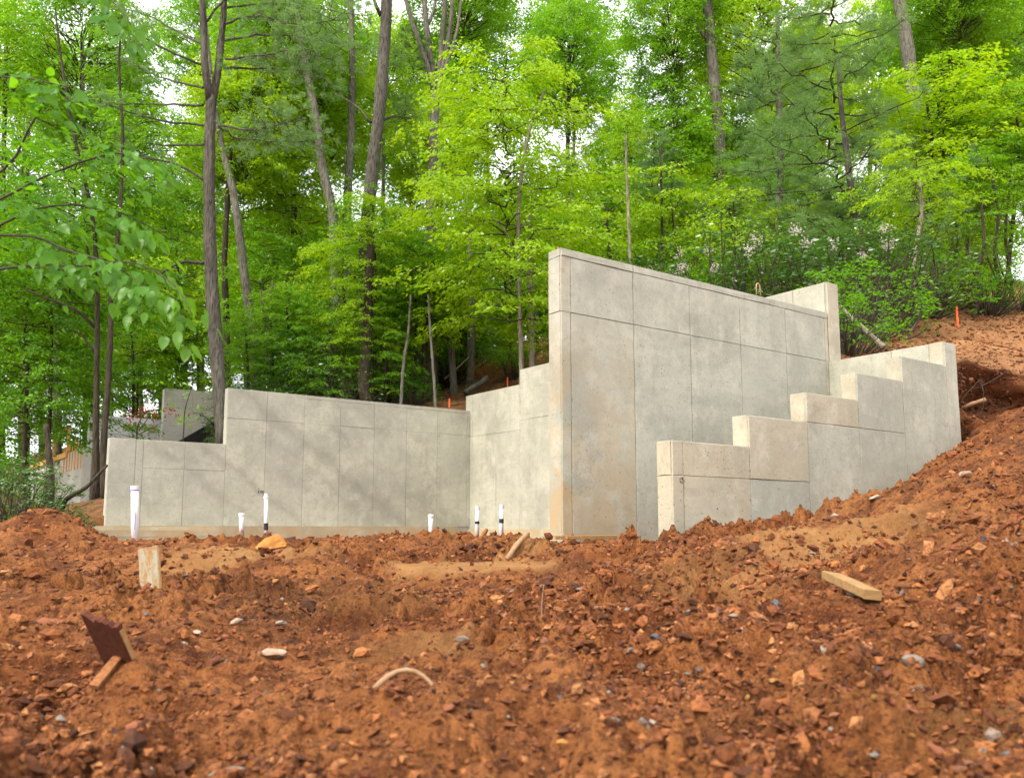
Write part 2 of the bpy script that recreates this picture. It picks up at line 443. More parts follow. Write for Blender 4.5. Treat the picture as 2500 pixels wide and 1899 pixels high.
M['lf_mid'] = m_leaf('leaf_mid', (.115, .305, .006), (.250, .450, .008), (1.35, 1.25, .5))
M['lf_deep'] = m_leaf('leaf_deep', (.066, .215, .008), (.155, .345, .008), (1.4, 1.3, .5))
M['lf_laurel'] = m_leaf('leaf_laurel', (.034, .110, .012), (.110, .230, .018), (1.3, 1.3, .6), .10, .35, .35)
M['lf_pine'] = m_leaf('pine_needles', (.120, .240, .060), (.215, .370, .095), (1.1, 1.1, .8), .05, .5, .4)
M['lf_near'] = m_leaf('leaf_near', (.048, .165, .016), (.105, .270, .020), (2.6, 2.0, .45), .02, .4, .55)
M['lf_red'] = m_leaf('leaf_red', (.20, .03, .02), (.28, .06, .03), (1.3, 1.1, .8))
M['flower'] = m_leaf('laurel_flower', (.62, .52, .50), (.74, .68, .66), (1, 1, 1))
M['dry'] = m_leaf('dry_fronds', (.22, .10, .03), (.36, .18, .06), (1, 1, 1), .02, .6, .3)

# ------------------------------------------------------------------ ground heights
def rel(z): return z + EYE
FP = [at(*a) for a in [
    (-300, 1899, 2.1), (0, 1899, 2.1), (600, 1899, 2.1), (1250, 1899, 2.1), (1900, 1899, 2.0), (2500, 1899, 1.85), (2800, 1850, 1.85),
    (-300, 1650, 3.1), (0, 1650, 3.1), (600, 1650, 3.05), (1250, 1650, 3.0), (1900, 1640, 2.85), (2500, 1590, 2.7), (2800, 1500, 2.8),
    (-300, 1495, 4.6), (0, 1495, 4.5), (365, 1462, 4.6), (700, 1475, 4.5), (1250, 1470, 4.4), (1800, 1455, 4.0), (2200, 1415, 3.7), (2500, 1340, 3.6), (2800, 1250, 3.8),
    (-300, 1400, 6.4), (0, 1400, 6.3), (365, 1395, 6.3), (700, 1388, 6.4), (1100, 1385, 6.5), (1600, 1365, 6.0), (2000, 1325, 5.3), (2300, 1265, 5.2), (2500, 1190, 5.4), (2800, 1090, 5.6),
    (-200, 1345, 9.0), (0, 1345, 9.0), (330, 1338, 10.4), (600, 1325, 8.6), (1000, 1333, 8.6), (1300, 1318, 8.2), (1450, 1322, 8.6), (1590, 1318, 7.5),
    (0, 1325, 11.5), (200, 1325, 12.5), (590, 1322, 12.5), (900, 1322, 12.6), (1060, 1316, 12.2), (1170, 1311, 11.9), (1225, 1318, 11.5),
    (-100, 1318, 14), (60, 1310, 14.5), (250, 1336, 15), (300, 1350, 11.8), (420, 1342, 12.5), (500, 1335, 13.0), (700, 1324, 13.0),
    (2500, 1105, 7.4), (2800, 1000, 7.8), (2460, 1030, 9.6), (2700, 940, 10.0)]]
for s_, u_, z_ in [(4, 18.2, -.42), (7, 18, -.32), (10, 17.8, -.28), (12.3, 17.5, -.25), (12.3, 13, -.15), (9.5, 11, -.2), (6, 12.5, -.15), (8, 7.5, -.15), (9.6, 6.1, .2),
                   (5.62, 6.8, -.10), (6.6, 6.8, -.10), (5.3, 5.3, -.12), (6.2, 5.2, -.03), (6.9, 5.2, -.06), (7.6, 5.2, -.04), (8.0, 5.2, .15), (8.4, 5.2, .34), (9.2, 5.2, .56), (10.0, 5.2, .75), (10.64, 5.2, .90), (11.4, 5.3, 1.30), (12.6, 5.3, 1.65), (2.5, 20, .18), (0, 20, .3), (-4, 20, .4), (4, 22, .35)]:
    FP.append(np.array([*su(s_, u_), rel(z_)]))
for x_, y_, z_ in [(0, 0.6, -.60), (-2, 0, -.72), (2, 0, -.45), (0, -2, -.9), (-4, -2, -1.0), (4, -2, -.6), (-6, 4, -.62), (6, 3.5, .35), (-9, 8, -.45)]:
    FP.append(np.array([x_, y_, rel(z_)]))
tps_f = TPS(FP)
BP = [np.array([*su(s_, u_), rel(z_)]) for s_, u_, z_ in [
    (-6, 19.6, .1), (0, 19.6, .0), (2.5, 19.6, -.05), (3.6, 19.6, .0), (4.4, 19.8, .7), (6.2, 19.8, 1.3), (7, 19.8, 2.3), (9, 19.8, 2.85), (12.5, 19.8, 2.98),
    (13.2, 19, 3.15), (13.2, 17, 3.45), (13.2, 13, 3.3), (10.9, 9.5, 2.7), (10.8, 7, 2.30), (10.75, 5.7, 2.18), (11.6, 5.8, 2.2), (13.5, 6.0, 2.35), (17, 7, 2.7)]]
BP += [at(*a) for a in [(0, 1262, 20), (0, 1225, 30), (-300, 1190, 45), (230, 1246, 23), (450, 1170, 30), (650, 1060, 27), (900, 990, 25), (1100, 958, 27), (1200, 915, 30), (1270, 880, 32),
    (1000, 930, 36), (600, 1000, 42), (1500, 790, 30), (1700, 745, 27), (2100, 800, 17.5), (2230, 812, 18), (2330, 800, 18.5), (2420, 785, 20), (2500, 775, 21), (2400, 850, 15), (2520, 860, 14),
    (2480, 702, 36), (2300, 715, 36), (2700, 720, 34), (1900, 740, 34), (1500, 800, 46), (2100, 690, 50), (2600, 760, 60), (0, 1150, 70), (900, 930, 70)]]
tps_b = TPS(BP, 1e-2)

def disp(x, y, tone=False):
    """clods and lumps of the dug earth"""
    wx = x + .07 * fbm(x, y, 5.0, 3, 3); wy = y + .07 * fbm(x, y, 5.0, 3, 5)
    r = np.hypot(x, y)
    rough = .45 + .85 * sstep(-.16, .14, fbm(x, y, .8, 3, 1))
    c1, v1 = clods(wx, wy, 4.6, 1); c2, v2 = clods(wx + 3, wy, 10.5, 2); c3, v3 = clods(x + .02 * vnoise(x * 20, y * 20, 1), y, 25, 4)
    if tone: return .4 * v1 + .35 * v2 + .25 * v3
    g1 = sstep(-.12, .18, fbm(x, y, 1.7, 3, 6))
    h = fbm(x, y, .9, 3, 2) * .16 + (.25 - np.abs(vnoise(wx * 2.6, wy * 2.6, 1))) * .22 - .035
    h = h + rough * (c1 * .19 * g1 + c2 * (.045 + .055 * g1) + c3 * .030 + vnoise(x * 60, y * 60, 6) * .014 - .058 - .055 * g1)
    return h * sstep(.3, 1.2, r) * (1 - .6 * sstep(7, 13, r))

MOUNDS = [(*at(112, 1300, 13.2)[:2], .74, .44), (*su(5.85, 5.08), .24, .15), (*su(6.7, 5.0), .30, .12), (*at(366, 1470, 4.45)[:2], .28, .075), (*at(300, 1640, 3.05)[:2], .16, .04), (*at(640, 1330, 8.2)[:2], .55, .08), (*at(1020, 1330, 9.6)[:2], .9, .07),
          (*at(820, 1320, 10.5)[:2], .8, .08), (*at(1400, 1330, 8.0)[:2], .5, .04), (*at(2120, 1250, 6.0)[:2], .8, .10), (*at(1430, 1560, 3.6)[:2], .35, .06), (*at(1850, 1520, 3.4)[:2], .45, .07)]
PINS = []
def h_front(x, y, detail=True):
    x = np.asarray(x, float); y = np.asarray(y, float); r = np.hypot(x, y)
    h = tps_f(x, y)
    back = EYE - 1.0 + 0 * x
    k = sstep(22, 40, r); k = np.maximum(k, sstep(1.5, 6, -y)); k = np.maximum(k, sstep(24, 30, y)); k = np.maximum(k, sstep(8, 14, np.abs(x) - .62 * np.maximum(y, 0)))
    h = h * (1 - k) + back * k
    for mx_, my_, mr, mh in MOUNDS:
        h = h + mh * np.exp(-((x - mx_) ** 2 + (y - my_) ** 2) / (mr * mr))
    if detail:
        fl = sstep(1.25, .75, np.hypot((x + .36) / .66, (y - 7.0) / .62) + .35 * fbm(x, y, 1.6, 3, 3))
        h = (h + disp(x, y)) * (1 - fl) + (EYE - .285 + .006 * vnoise(x * 9, y * 9, 1)) * fl
        for px_, py_, pr_, dz_ in PINS: h = h + dz_ * np.exp(-((x - px_) ** 2 + (y - py_) ** 2) / (pr_ * pr_))
    return h
def h_back(x, y, detail=True):
    x = np.asarray(x, float); y = np.asarray(y, float); r = np.hypot(x, y)
    h = tps_b(np.clip(x, -60, 60), np.clip(y, -20, 75))
    if detail: h = h + fbm(x, y, .8, 4, 4) * .16 * sstep(0, 2, np.abs(h) + 1)
    return h
def gz(x, y, back=False):
    f = h_back if back else h_front
    return float(f(np.array([x]), np.array([y]))[0])

# the earth meets these things where the photograph shows their feet
for a_, r_p in [((366, 1462, 4.55), .22), ((306, 1618, 3.08), .18), ((2112, 1464, 3.6), .22), ((662, 1352, 7.5), .35), ((985, 1735, 2.65), .2)]:
    p_ = at(*a_); PINS.append((p_[0], p_[1], r_p, p_[2] - gz(p_[0], p_[1])))

# near sheet: red dirt, finest in front of the camera
ang = np.concatenate([np.linspace(-np.pi, -.68, 40, endpoint=False), np.linspace(-.68, .68, 660), np.linspace(.68, np.pi, 41)[1:-1]])
rad = np.concatenate([[.02], np.geomspace(.25, 1.7, 40, endpoint=False), np.geomspace(1.7, 4.5, 390, endpoint=False), np.geomspace(4.5, 11, 220, endpoint=False), np.geomspace(11, 26, 90, endpoint=False), np.geomspace(26, 900, 40)])
A_, R_ = np.meshgrid(ang, rad)
X = R_ * np.sin(A_); Y = R_ * np.cos(A_)
Z = h_front(X, Y)
na, nr = len(ang), len(rad)
i = np.arange(nr - 1)[:, None]; j = np.arange(na)[None]; jn = (j + 1) % na
q = np.stack([i * na + j, i * na + jn, (i + 1) * na + jn, (i + 1) * na + j], -1).reshape(-1, 4)
SANDY = [(*at(560, 1372, 7.0)[:2], .75, .9), (*at(1130, 1372, 6.9)[:2], .55, .5), (*at(1990, 1315, 5.5)[:2], .8, .7), (*at(1280, 1345, 7.8)[:2], .5, .5), (*at(1150, 1560, 3.7)[:2], .4, .45), (*at(900, 1450, 5.2)[:2], .6, .4), (*at(1750, 1400, 4.9)[:2], .5, .4), (*at(2380, 1720, 2.4)[:2], .3, .35)]
sand = np.zeros_like(X)
for sx, sy, srr, sa in SANDY:
    sand = np.maximum(sand, sa * np.exp(-((X - sx) ** 2 + (Y - sy) ** 2) / (srr * srr)))
flat_ = sstep(1.25, .75, np.hypot((X + .36) / .66, (Y - 7.0) / .62) + .35 * fbm(X, Y, 1.6, 3, 3))
sand = np.clip(flat_ + sand * 1.5 * sstep(-.25, .2, fbm(X, Y, 2.2, 4, 6) + (sand - .35)), 0, 1)
me = np_mesh('ground', np.stack([X, Y, Z], -1).reshape(-1, 3), q, [M['dirt']], smooth=True, attrs={'sand': sand.ravel(), 'clod': disp(X, Y, True).ravel()})
tag(link('ground', me), kind='structure')

# forest floor behind the walls
def m_floor():
    g = G('forest_floor'); p = g.pos()
    mid = g.noise(p, 2.2, 6, .65, .4); fine = g.noise(p, 20, 6, .75)
    c = g.ramp(mid, [(.3, (.045, .022, .010)), (.5, (.12, .055, .022)), (.7, (.19, .095, .042))])
    c = g.mix(g.ramp(fine, [(.5, 0), (.7, .7)]), c, (.27, .155, .075))
    a = g.n('ShaderNodeAttribute', attribute_name='sand')
    t = g.ramp(mid, [(.3, (.19, .082, .031)), (.7, (.28, .135, .058))])
    t = g.mix(g.ramp(fine, [(.5, 0), (.75, .6)]), t, (.29, .165, .085))
    rr = g.n('ShaderNodeAttribute', attribute_name='redcut')
    c = g.mix(a.outputs['Fac'], c, t)
    rc = g.ramp(mid, [(.3, (.085, .034, .014)), (.7, (.22, .075, .026))])
    c = g.mix(rr.outputs['Fac'], c, rc)
    return g.principled(c, .95, g.bump(fine, .8, .03), .12)
M['floor'] = m_floor()
def axis(lo, hi, fine, lines, step):
    a = [np.arange(fine[0], fine[1], step)]
    x = fine[0]; d = step
    while x > lo: d *= 1.12; x -= d; a.append([x])
    x = fine[1]; d = step
    while x < hi: d *= 1.12; x += d; a.append([x])
    v = np.sort(np.concatenate(a))
    for L in lines:
        v[np.argmin(np.abs(v - L))] = L
    return v
S_ = axis(-120, 160, (-6, 34), (10.52, 12.97, 3.95), .17)
U_ = axis(5.6, 160, (5.6, 30), (5.62, 10.15, 19.48), .17); U_ = U_[U_ >= 5.6]
SS, UU = np.meshgrid(S_, U_)
XX = D1[0] * SS + NB[0] * UU; YY = D1[1] * SS + NB[1] * UU
ZZ = h_back(XX, YY)
cs = (SS[:-1, :-1] + SS[1:, 1:]) / 2; cu = (UU[:-1, :-1] + UU[1:, 1:]) / 2
keep = (cu > 19.48) | ((cs > 12.97) & (cu > 10.15)) | ((cs > 10.52) & (cu < 10.15))
ns = len(S_); nu = len(U_)
ii, jj = np.nonzero(keep)
q = np.stack([ii * ns + jj, ii * ns + jj + 1, (ii + 1) * ns + jj + 1, (ii + 1) * ns + jj], -1)
V = np.stack([XX, YY, ZZ], -1).reshape(-1, 3)
# cut bank skirt along u = 5.6 to the right of the stepped wall: rough, undercut earth
jb = np.nonzero((S_ > 10.6) & (S_ < 60))[0]
NL = 26; sk = [jb]
base = len(V); extra = []
for k in range(1, NL + 1):
    f = k / NL
    x = XX[0, jb]; y = YY[0, jb]; z0 = ZZ[0, jb]; zb = h_front(x, y, False) - .3
    zz = z0 + (zb - z0) * f
    off = .12 * math.sin(f * math.pi) + (.5 * fbm(S_[jb] * 1.0, zz * 1.6, 1.7, 5, 2) + .12 * vnoise(S_[jb] * 7, zz * 9, 3)) * math.sin(min(f * 2, 1) * math.pi / 2)
    extra.append(np.stack([x + NB[0] * off, y + NB[1] * off, zz], -1)); sk.append(base + (k - 1) * len(jb) + np.arange(len(jb)))
V = np.vstack([V] + extra)
qs = [np.stack([sk[k][:-1], sk[k + 1][:-1], sk[k + 1][1:], sk[k][1:]], -1) for k in range(NL)]
jl = np.nonzero((S_ > -60) & (S_ <= 4.2))[0]; rl0 = int(np.argmin(np.abs(U_ - 19.48)))
lo = V[rl0 * ns + jl].copy(); lo[:, 2] -= 2.0; nb0 = len(V); V = np.vstack([V, lo])
qs.append(np.stack([rl0 * ns + jl[:-1], nb0 + np.arange(len(jl) - 1), nb0 + np.arange(1, len(jl)), rl0 * ns + jl[1:]], -1))
xs, us = to_su(V[:, 0], V[:, 1])
sd_ = sstep(13.0, 14.5, xs + .6 * fbm(V[:, 0], V[:, 1], .6, 3, 1) + (us - 6) * -.25) * (1 - sstep(11.5, 13.5, us + .8 * fbm(V[:, 0], V[:, 1], .5, 3, 2) - (xs - 13) * .22))
sd_ = np.maximum(sd_, sstep(10.2, 10.8, xs) * (1 - sstep(6.1, 7.0, us + .5 * fbm(V[:, 0], V[:, 1], .9, 3, 2))) * .8)
rc = np.zeros(len(V)); rc[base:] = 1.0
rc = np.maximum(rc, 1 - sstep(.0, 1.5, np.abs(us - 19.5) + np.maximum(xs - 3.5, 0) * 3))
me = np_mesh('forest_floor', V, [q] + qs, [M['floor']], smooth=True, attrs={'sand': sd_, 'redcut': rc})
tag(link('forest_floor', me), kind='structure')

# ------------------------------------------------------------------ concrete foundation walls
PT = .012                        # panels stand this proud of the wall core
GAP = .0031
def panel(parent, face, a0, a1, z0, z1, d, m, name='panel', back=False):
    """one form panel face. face 'f': on a front plane at y=d spanning x a0..a1; 'e': on an end plane at x=d spanning y a0..a1"""
    r = random.Random(int((a0 * 31 + z0 * 17 + d * 7) * 1000))
    pr = r.uniform(-.0015, .0028); g = GAP * r.choice([.3, .6, 1.0, 1.15])
    ja = [r.uniform(-.002, .002) for _ in range(8)]
    nx = max(2, int((a1 - a0) / .3)); nz = max(2, int((z1 - z0) / .3))
    aa = np.linspace(a0 + g, a1 - g, nx + 1); zz = np.linspace(z0 + g, z1 - g, nz + 1)
    A, Zz = np.meshgrid(aa, zz); dep = np.full_like(A, 0.0)
    for k in range(nz + 1):
        A[k, 0] += r.uniform(-.001, .0035); A[k, -1] += r.uniform(-.0035, .001)
    for k in range(nx + 1):
        Zz[0, k] += r.uniform(-.0025, .0025); Zz[-1, k] += r.uniform(-.002, .001)
    dep += np.array([[r.uniform(-.0016, .0016) for _ in range(nx + 1)] for _ in range(nz + 1)])
    front = d - pr + dep; bk = np.full_like(A, d + PT + .004)
    def pack(A, Dd, Zz):
        return np.stack([A, Dd, Zz], -1).reshape(-1, 3) if face == 'f' else np.stack([Dd, A, Zz], -1).reshape(-1, 3)
    ch = .003
    Ai = A.copy(); Zi = Zz.copy()
    Ai[:, 0] += ch; Ai[:, -1] -= ch; Zi[0] += ch; Zi[-1] -= ch
    v = np.vstack([pack(Ai, front, Zi), pack(A, front + ch, Zz), pack(A, bk, Zz)])
    n = (nx + 1) * (nz + 1); idx = np.arange(n).reshape(nz + 1, nx + 1)
    q = [np.stack([idx[:-1, :-1], idx[:-1, 1:], idx[1:, 1:], idx[1:, :-1]], -1).reshape(-1, 4)]
    ring = np.concatenate([idx[0, :-1], idx[:-1, -1], idx[-1, :0:-1], idx[:0:-1, 0]])
    rn = np.roll(ring, -1)
    q.append(np.stack([ring, ring + n, rn + n, rn], -1)); q.append(np.stack([ring + n, ring + 2 * n, rn + 2 * n, rn + n], -1))
    q = np.vstack(q)
    if face == 'e': q = q[:, ::-1]
    me = np_mesh(name, v, q, [m])
    return link(name, me, parent)

def wall_root(name, s0, u0, z0, label):
    x, y = su(s0, u0)
    e = empty(name, (x, y, rel(z0)), WROT)
    return tag(e, label, 'wall', None, 'thing')

class Wall:
    """wall pieces given in foundation coordinates (s along, u away, z from eye level)"""
    def __init__(s, name, s0, u0, z0, label):
        s.o = (s0, u0, z0); s.e = wall_root(name, s0, u0, z0, label)
    def core(s, boxes, name='wall_core', m=None):
        mb = MB()
        for a0, a1, b0, b1, c0, c1 in boxes:
            mb.box(a0 - s.o[0], a1 - s.o[0], b0 - s.o[1], b1 - s.o[1], c0 - s.o[2], c1 - s.o[2])
        return mb.build(name, m or M['conc_core'], s.e)
    def f(s, a0, a1, z0, z1, u, m=None, name='panel'):
        return panel(s.e, 'f', a0 - s.o[0], a1 - s.o[0], z0 - s.o[2], z1 - s.o[2], u - s.o[1], m or M['conc'], name)
    def en(s, b0, b1, z0, z1, sx, m=None, name='panel'):
        return panel(s.e, 'e', b0 - s.o[1], b1 - s.o[1], z0 - s.o[2], z1 - s.o[2], sx - s.o[0], m or M['conc'], name)

# tall wall (C)
uC, tC = 6.854, .213
M['conc_crack'] = m_concrete('concrete_cracked', stain=.5, cracks=tuple(at(1432, 1128, at(1432, 1128, 1)[1] * 0 + 8.98)))
W = Wall('concrete_wall', 5.68, uC, -.42, 'tallest grey concrete foundation wall with smooth cap and panel joints')
W.core([(5.68 + PT, 10.40, uC + PT, uC + tC, -.42, 2.930)])
colsC = [5.68, 5.808, 6.722, 7.636, 8.545, 9.455, 10.325]
for a, b in zip(colsC[:-1], colsC[1:]):
    first = a < 5.7
    mm = M['conc_stain'] if first else (M['conc_crack'] if a < 6 else M['conc'])
    W.f(a, b, -.40, 2.247, uC, mm); W.f(a, b, 2.247, 2.843, uC, M['conc_stain'] if first else M['conc'])
for a, b in ((5.68, 6.722), (6.722, 9.15), (9.15, 10.395)):
    W.f(a, b, 2.843, 2.928, uC - .003, M['conc'], 'cap')
W.f(10.325, 10.395, -.40, 2.843, uC, M['conc_warm'])
for z0, z1, mm in ((-.40, 2.247, M['conc_stain']), (2.247, 2.843, M['conc']), (2.843, 2.928, M['conc'])):
    W.en(uC + PT + .006, uC + tC, z0, z1, 5.68, mm)
# rebar hook cast into the top
hk = []
x0, z0 = 9.02 - 5.68, 2.92 + .42
for k in range(13):
    a = math.pi * k / 12
    hk.append((x0 + .035 - .035 * math.cos(a), .10, z0 + .17 + .045 * math.sin(a)))
hk = [(x0, .10, z0 - .05)] + hk + [(x0 + .085, .10, z0 + .06)]
MB().tube(hk, .0085, 7).build('rebar_hook', M['rust'], W.e, smooth=True)
MB().tube([(.06, .12, 3.34), (.062, .12, 3.40)], .006, 6).build('form_tie', M['rust'], W.e)

def tie_marks(W, marks):
    """small dark holes where form ties passed through the joints"""
    mb = MB(); r = random.Random(len(marks))
    for a, u, z in marks:
        q_ = r.uniform(.003, .0065); mb.add(OCT * np.array([q_, .003, q_ * r.uniform(.8, 1.4)]) + np.array([a - W.o[0], u - W.o[1] - .0005, z - W.o[2]]), None, OCF)
    o = mb.build('tie_holes', M['black'], W.e); o['kind'] = 'stuff'
OCT = np.array([(1, 0, 0), (-1, 0, 0), (0, 1, 0), (0, -1, 0), (0, 0, 1), (0, 0, -1)], float)
OCF = [(0, 2, 4), (2, 1, 4), (1, 3, 4), (3, 0, 4), (2, 0, 5), (1, 2, 5), (3, 1, 5), (0, 3, 5)]
rt = random.Random(3)
tie_marks(W, [(a + rt.uniform(-.012, .012), uC, rt.uniform(0, 2.8)) for a in colsC[1:-1] for _ in range(26)] + [(rt.uniform(5.7, 10.3), uC, rt.uniform(0, 2.8)) for _ in range(40)])

# stepped wall (F) and its return (E/D)
uF, tF = 5.264, .19
W = Wall('concrete_wall', 5.60, uF, -.5, 'low grey concrete wall stepping up to the right in front of the tall wall')
st = [(5.60, 6.640, .764), (6.640, 7.555, 1.065), (7.555, 8.470, 1.365), (8.470, 9.380, 1.664), (9.380, 10.368, 1.953), (10.368, 10.64, 2.247)]
W.core([(a + (PT if k == 0 else 0), b + (.0 if k < 5 else 0), uF + PT, uF + tF, -.5, z) for k, (a, b, z) in enumerate(st)])
W.f(5.60, 5.735, -.48, .459, uF, M['conc_warm']); W.f(5.60, 5.735, .459, .762, uF, M['conc_warm'])
W.f(5.735, 6.640, -.48, .459, uF, M['conc_warm']); W.f(5.735, 6.640, .459, .762, uF, M['conc_warm'])
W.f(6.640, 7.555, -.48, .459, uF); W.f(6.640, 7.555, .459, 1.063, uF, M['conc_warm'])
W.f(7.555, 8.470, -.48, 1.062, uF); W.f(7.555, 8.470, 1.062, 1.363, uF, M['conc_warm'])
W.f(8.470, 9.380, -.48, 1.062, uF); W.f(8.470, 9.380, 1.062, 1.662, uF)
W.f(9.380, 10.368, -.48, 1.951, uF); W.f(10.368, 10.64, -.48, 2.245, uF)
for k, (a, b, z) in enumerate(st):
    lo = -.48 if k == 0 else st[k - 1][2] + .004
    if k == 0:
        W.en(uF + PT + .006, uF + tF, lo, .459, a, M['conc_warm']); W.en(uF + PT + .006, uF + tF, .459, z - .002, a, M['conc_warm'])
    else:
        W.en(uF + PT + .006, uF + tF, lo, z - .002, a - .004, M['conc_warm'])
tie_marks(W, [(a + rt.uniform(-.012, .012), uF, rt.uniform(.1, zt_ - .05)) for a, zt_ in ((5.735, .76), (6.64, .76), (7.555, 1.06), (8.47, 1.36), (9.38, 1.66)) for _ in range(9)] + [(rt.uniform(5.65, 6.6), uF, rt.uniform(.1, .75)) for _ in range(14)] + [(rt.uniform(6.7, 10.3), uF, rt.uniform(.3, 1.0)) for _ in range(22)])
tm = MB()
for rr, x_, z_ in ((.012, .105, .55),):
    tm.tube([(x_ + .021 * math.cos(t), -.004, z_ + .37 + .021 * math.sin(t)) for t in np.linspace(0, 2 * np.pi, 17)], .006, 6, cap=False)
tm.build('form_tie_ring', M['grey_rock'], W.e)

W = Wall('concrete_wall', 10.42, uF + tF, -.4, 'concrete return wall with tall raised back end joining the stepped wall')
sE0, sE1 = 10.372, 10.64
W.core([(sE0 + PT, sE1, uF + tF + .002, uC + .004, -.4, 2.245), (10.416, sE1 + .01, uC + .006, 10.2, -.4, 3.365)])
for b0, b1 in ((uF + tF + .004, 5.95), (5.95, uC)):
    W.en(b0, b1, -.38, 2.243, sE0)
for b0, b1 in ((uC + .03, 7.4), (7.4, 8.3), (8.3, 9.2), (9.2, 10.15)):
    W.en(b0, b1, 2.247, 3.363, 10.404)
W.f(10.400, 10.652, 2.247, 3.363, uC - .014, M['conc_warm'])

# rear return wall (B) and its hidden tie to D
W = Wall('concrete_wall', 12.874, 19.6, -.2, 'rear grey concrete wall with one step up beside the tall wall')
sB = 12.874
W.core([(sB + PT, sB + .22, 17.16, 19.60, -.2, 3.555), (sB + PT, sB + .22, 10.2, 17.158, -.2, 3.925), (10.66, sB + .22, 9.98, 10.198, -.2, 3.3)])
bB = [19.60, 19.28, 18.19, 17.164]
for k in range(3):
    W.en(bB[k + 1], bB[k], -.18, 2.42, sB); W.en(bB[k + 1], bB[k], 2.42, 3.553, sB)
bB = [17.164, 16.80, 15.9, 15, 14.1, 13.2, 12.3, 11.4, 10.3]
for k in range(len(bB) - 1):
    W.en(bB[k + 1], bB[k], -.18, 2.655, sB); W.en(bB[k + 1], bB[k], 2.655, 3.923, sB)
W.core([(sB - .3, sB, 10.3, 19.0, -.16, -.015)], 'footing', M['foot'])
W.core([(sB - .55, sB - .02, 10.3, 18.9, -.40, -.165)], 'footing', M['foot'])

# long left wall (A)
uA = 19.38
W = Wall('concrete_wall', 3.95, uA, -.1, 'long grey concrete wall with a low left end behind the white pipes')
W.core([(3.95 + PT, 6.355, uA + PT, uA + .21, -.1, 1.864), (6.355, sB - .002, uA + PT, uA + .21, -.1, 3.132)])
cl = [3.95, 4.47, 4.62, 5.47, 6.355]
for k in range(4):
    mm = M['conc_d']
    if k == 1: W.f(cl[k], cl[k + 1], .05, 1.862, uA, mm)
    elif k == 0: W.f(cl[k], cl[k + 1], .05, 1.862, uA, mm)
    else: W.f(cl[k], cl[k + 1], .05, 1.263, uA, mm); W.f(cl[k], cl[k + 1], 1.263, 1.862, uA, mm)
W.en(uA + PT + .006, uA + .21, .05, 1.862, 3.95, M['conc'])
cl = [6.355, 7.264, 8.18, 9.10, 10.02, 10.935, 11.85, 12.78, sB - .004]
for k in range(8):
    zt = 3.13 if k < 2 else 3.05
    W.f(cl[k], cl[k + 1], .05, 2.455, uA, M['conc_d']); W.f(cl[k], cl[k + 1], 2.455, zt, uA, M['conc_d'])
for a, b in ((8.18, 9.9), (9.9, 11.4), (11.4, sB - .004)):
    W.f(a, b, 3.05, 3.130, uA - .003, M['conc_d'], 'cap')
W.en(uA + PT + .006, uA + .21, 1.87, 3.13, 6.352, M['conc'])
W.core([(3.72, sB - .56, uA - .30, uA + .5, -.8, .052)], 'footing', M['foot'])
W.core([(3.55, 6.2, uA - .62, uA - .29, -.16, -.03)], 'footing', M['foot'])
W.core([(3.50, 6.1, uA - .70, uA - .30, -.28, -.165)], 'footing', M['foot'])
W.core([(3.45, 6.1, uA - .74, uA - .30, -.45, -.285)], 'footing', M['foot'])
# small black marks above a pipe
mk = MB()
mx0 = 7.13 - 3.95; mz = .80 + .1
mk.tube([(mx0, -.004, mz + .0), (mx0 + .005, -.004, mz + .055)], .009, 5)
mk.tube([(mx0 + .003, -.004, mz + .085), (mx0 + .005, -.004, mz + .10)], .009, 5)
mk.tube([(mx0 + .085 + .033 * math.cos(t), -.004, mz + .03 + .022 * math.sin(t)) for t in np.linspace(.2, 5.6, 12)], .007, 5)
mk.build('marker_writing', M['black'], W.e)

# ------------------------------------------------------------------ neighbouring foundation, far left
def far_wall(name, label, s0, s1, u, t, z0, z1, m, parts=()):
    W = Wall(name, s0, u, z0, label)
    W.core([(s0 + PT, s1, u + PT, u + t, z0, z1)])
    n = max(1, int(round((s1 - s0) / .92)))
    for k in range(n):
        a = s0 + (s1 - s0) * k / n; b = s0 + (s1 - s0) * (k + 1) / n
        W.f(a, b, z0 + .02, z1 - .6, u, m); W.f(a, b, z1 - .6, z1 - .003, u, m)
    for k in range(int((z1 - z0) / .2)):
        W.en(u + PT + .006, u + t, z0 + .02 + k * .2, min(z0 + .02 + (k + 1) * .2, z1 - .004), s0, M['white_face'])
    return W
M['white_face'] = m_plain('white_board', (.92, .90, .95), (.87, .85, .90), 3, .7, .1, obj=False)
def s_at(px, u):                       # s on the plane u=const seen at pixel column px
    k = (px - 1250) / FPX
    # X = D1x s + NBx u ; Yd ~ D1y s + NBy u (depth along view close to Y)
    lo, hi = -60, 60
    f = lambda s: (D1[0] * s + NB[0] * u) / (D1[1] * s + NB[1] * u) - k * 1.005
    for _ in range(60):
        mid = (lo + hi) / 2
        if f(mid) > 0: hi = mid
        else: lo = mid
    return lo
def z_at(px, py, s, u):
    x, y = su(s, u); return at(px, py, y)[2] - EYE
u1 = 27.5
a0, a1 = s_at(396, u1), s_at(600, u1)
W = far_wall('concrete_wall', 'tall shaded concrete wall of the neighbouring house behind the pine trunk', a0, a1, u1, .22, .2, z_at(396, 947, a0, u1), M['conc_far'])
tri = MB()
zc = z_at(430, 1082, a0 + .8, u1) - .2; zt = z_at(560, 1012, a1 - 1.5, u1) - .2
tri.add([(.40, -.02, zc - 1.2), (a1 - a0 - .1, -.02, zc - 1.2), (a1 - a0 - .1, -.02, zt + .45), (.40, -.02, zc), (.40, -.06, zc - 1.2), (a1 - a0 - .1, -.06, zc - 1.2), (a1 - a0 - .1, -.06, zt + .45), (.40, -.06, zc)],
        [(4, 5, 6, 7), (3, 2, 1, 0), (7, 6, 2, 3), (4, 7, 3, 0), (5, 1, 2, 6)])
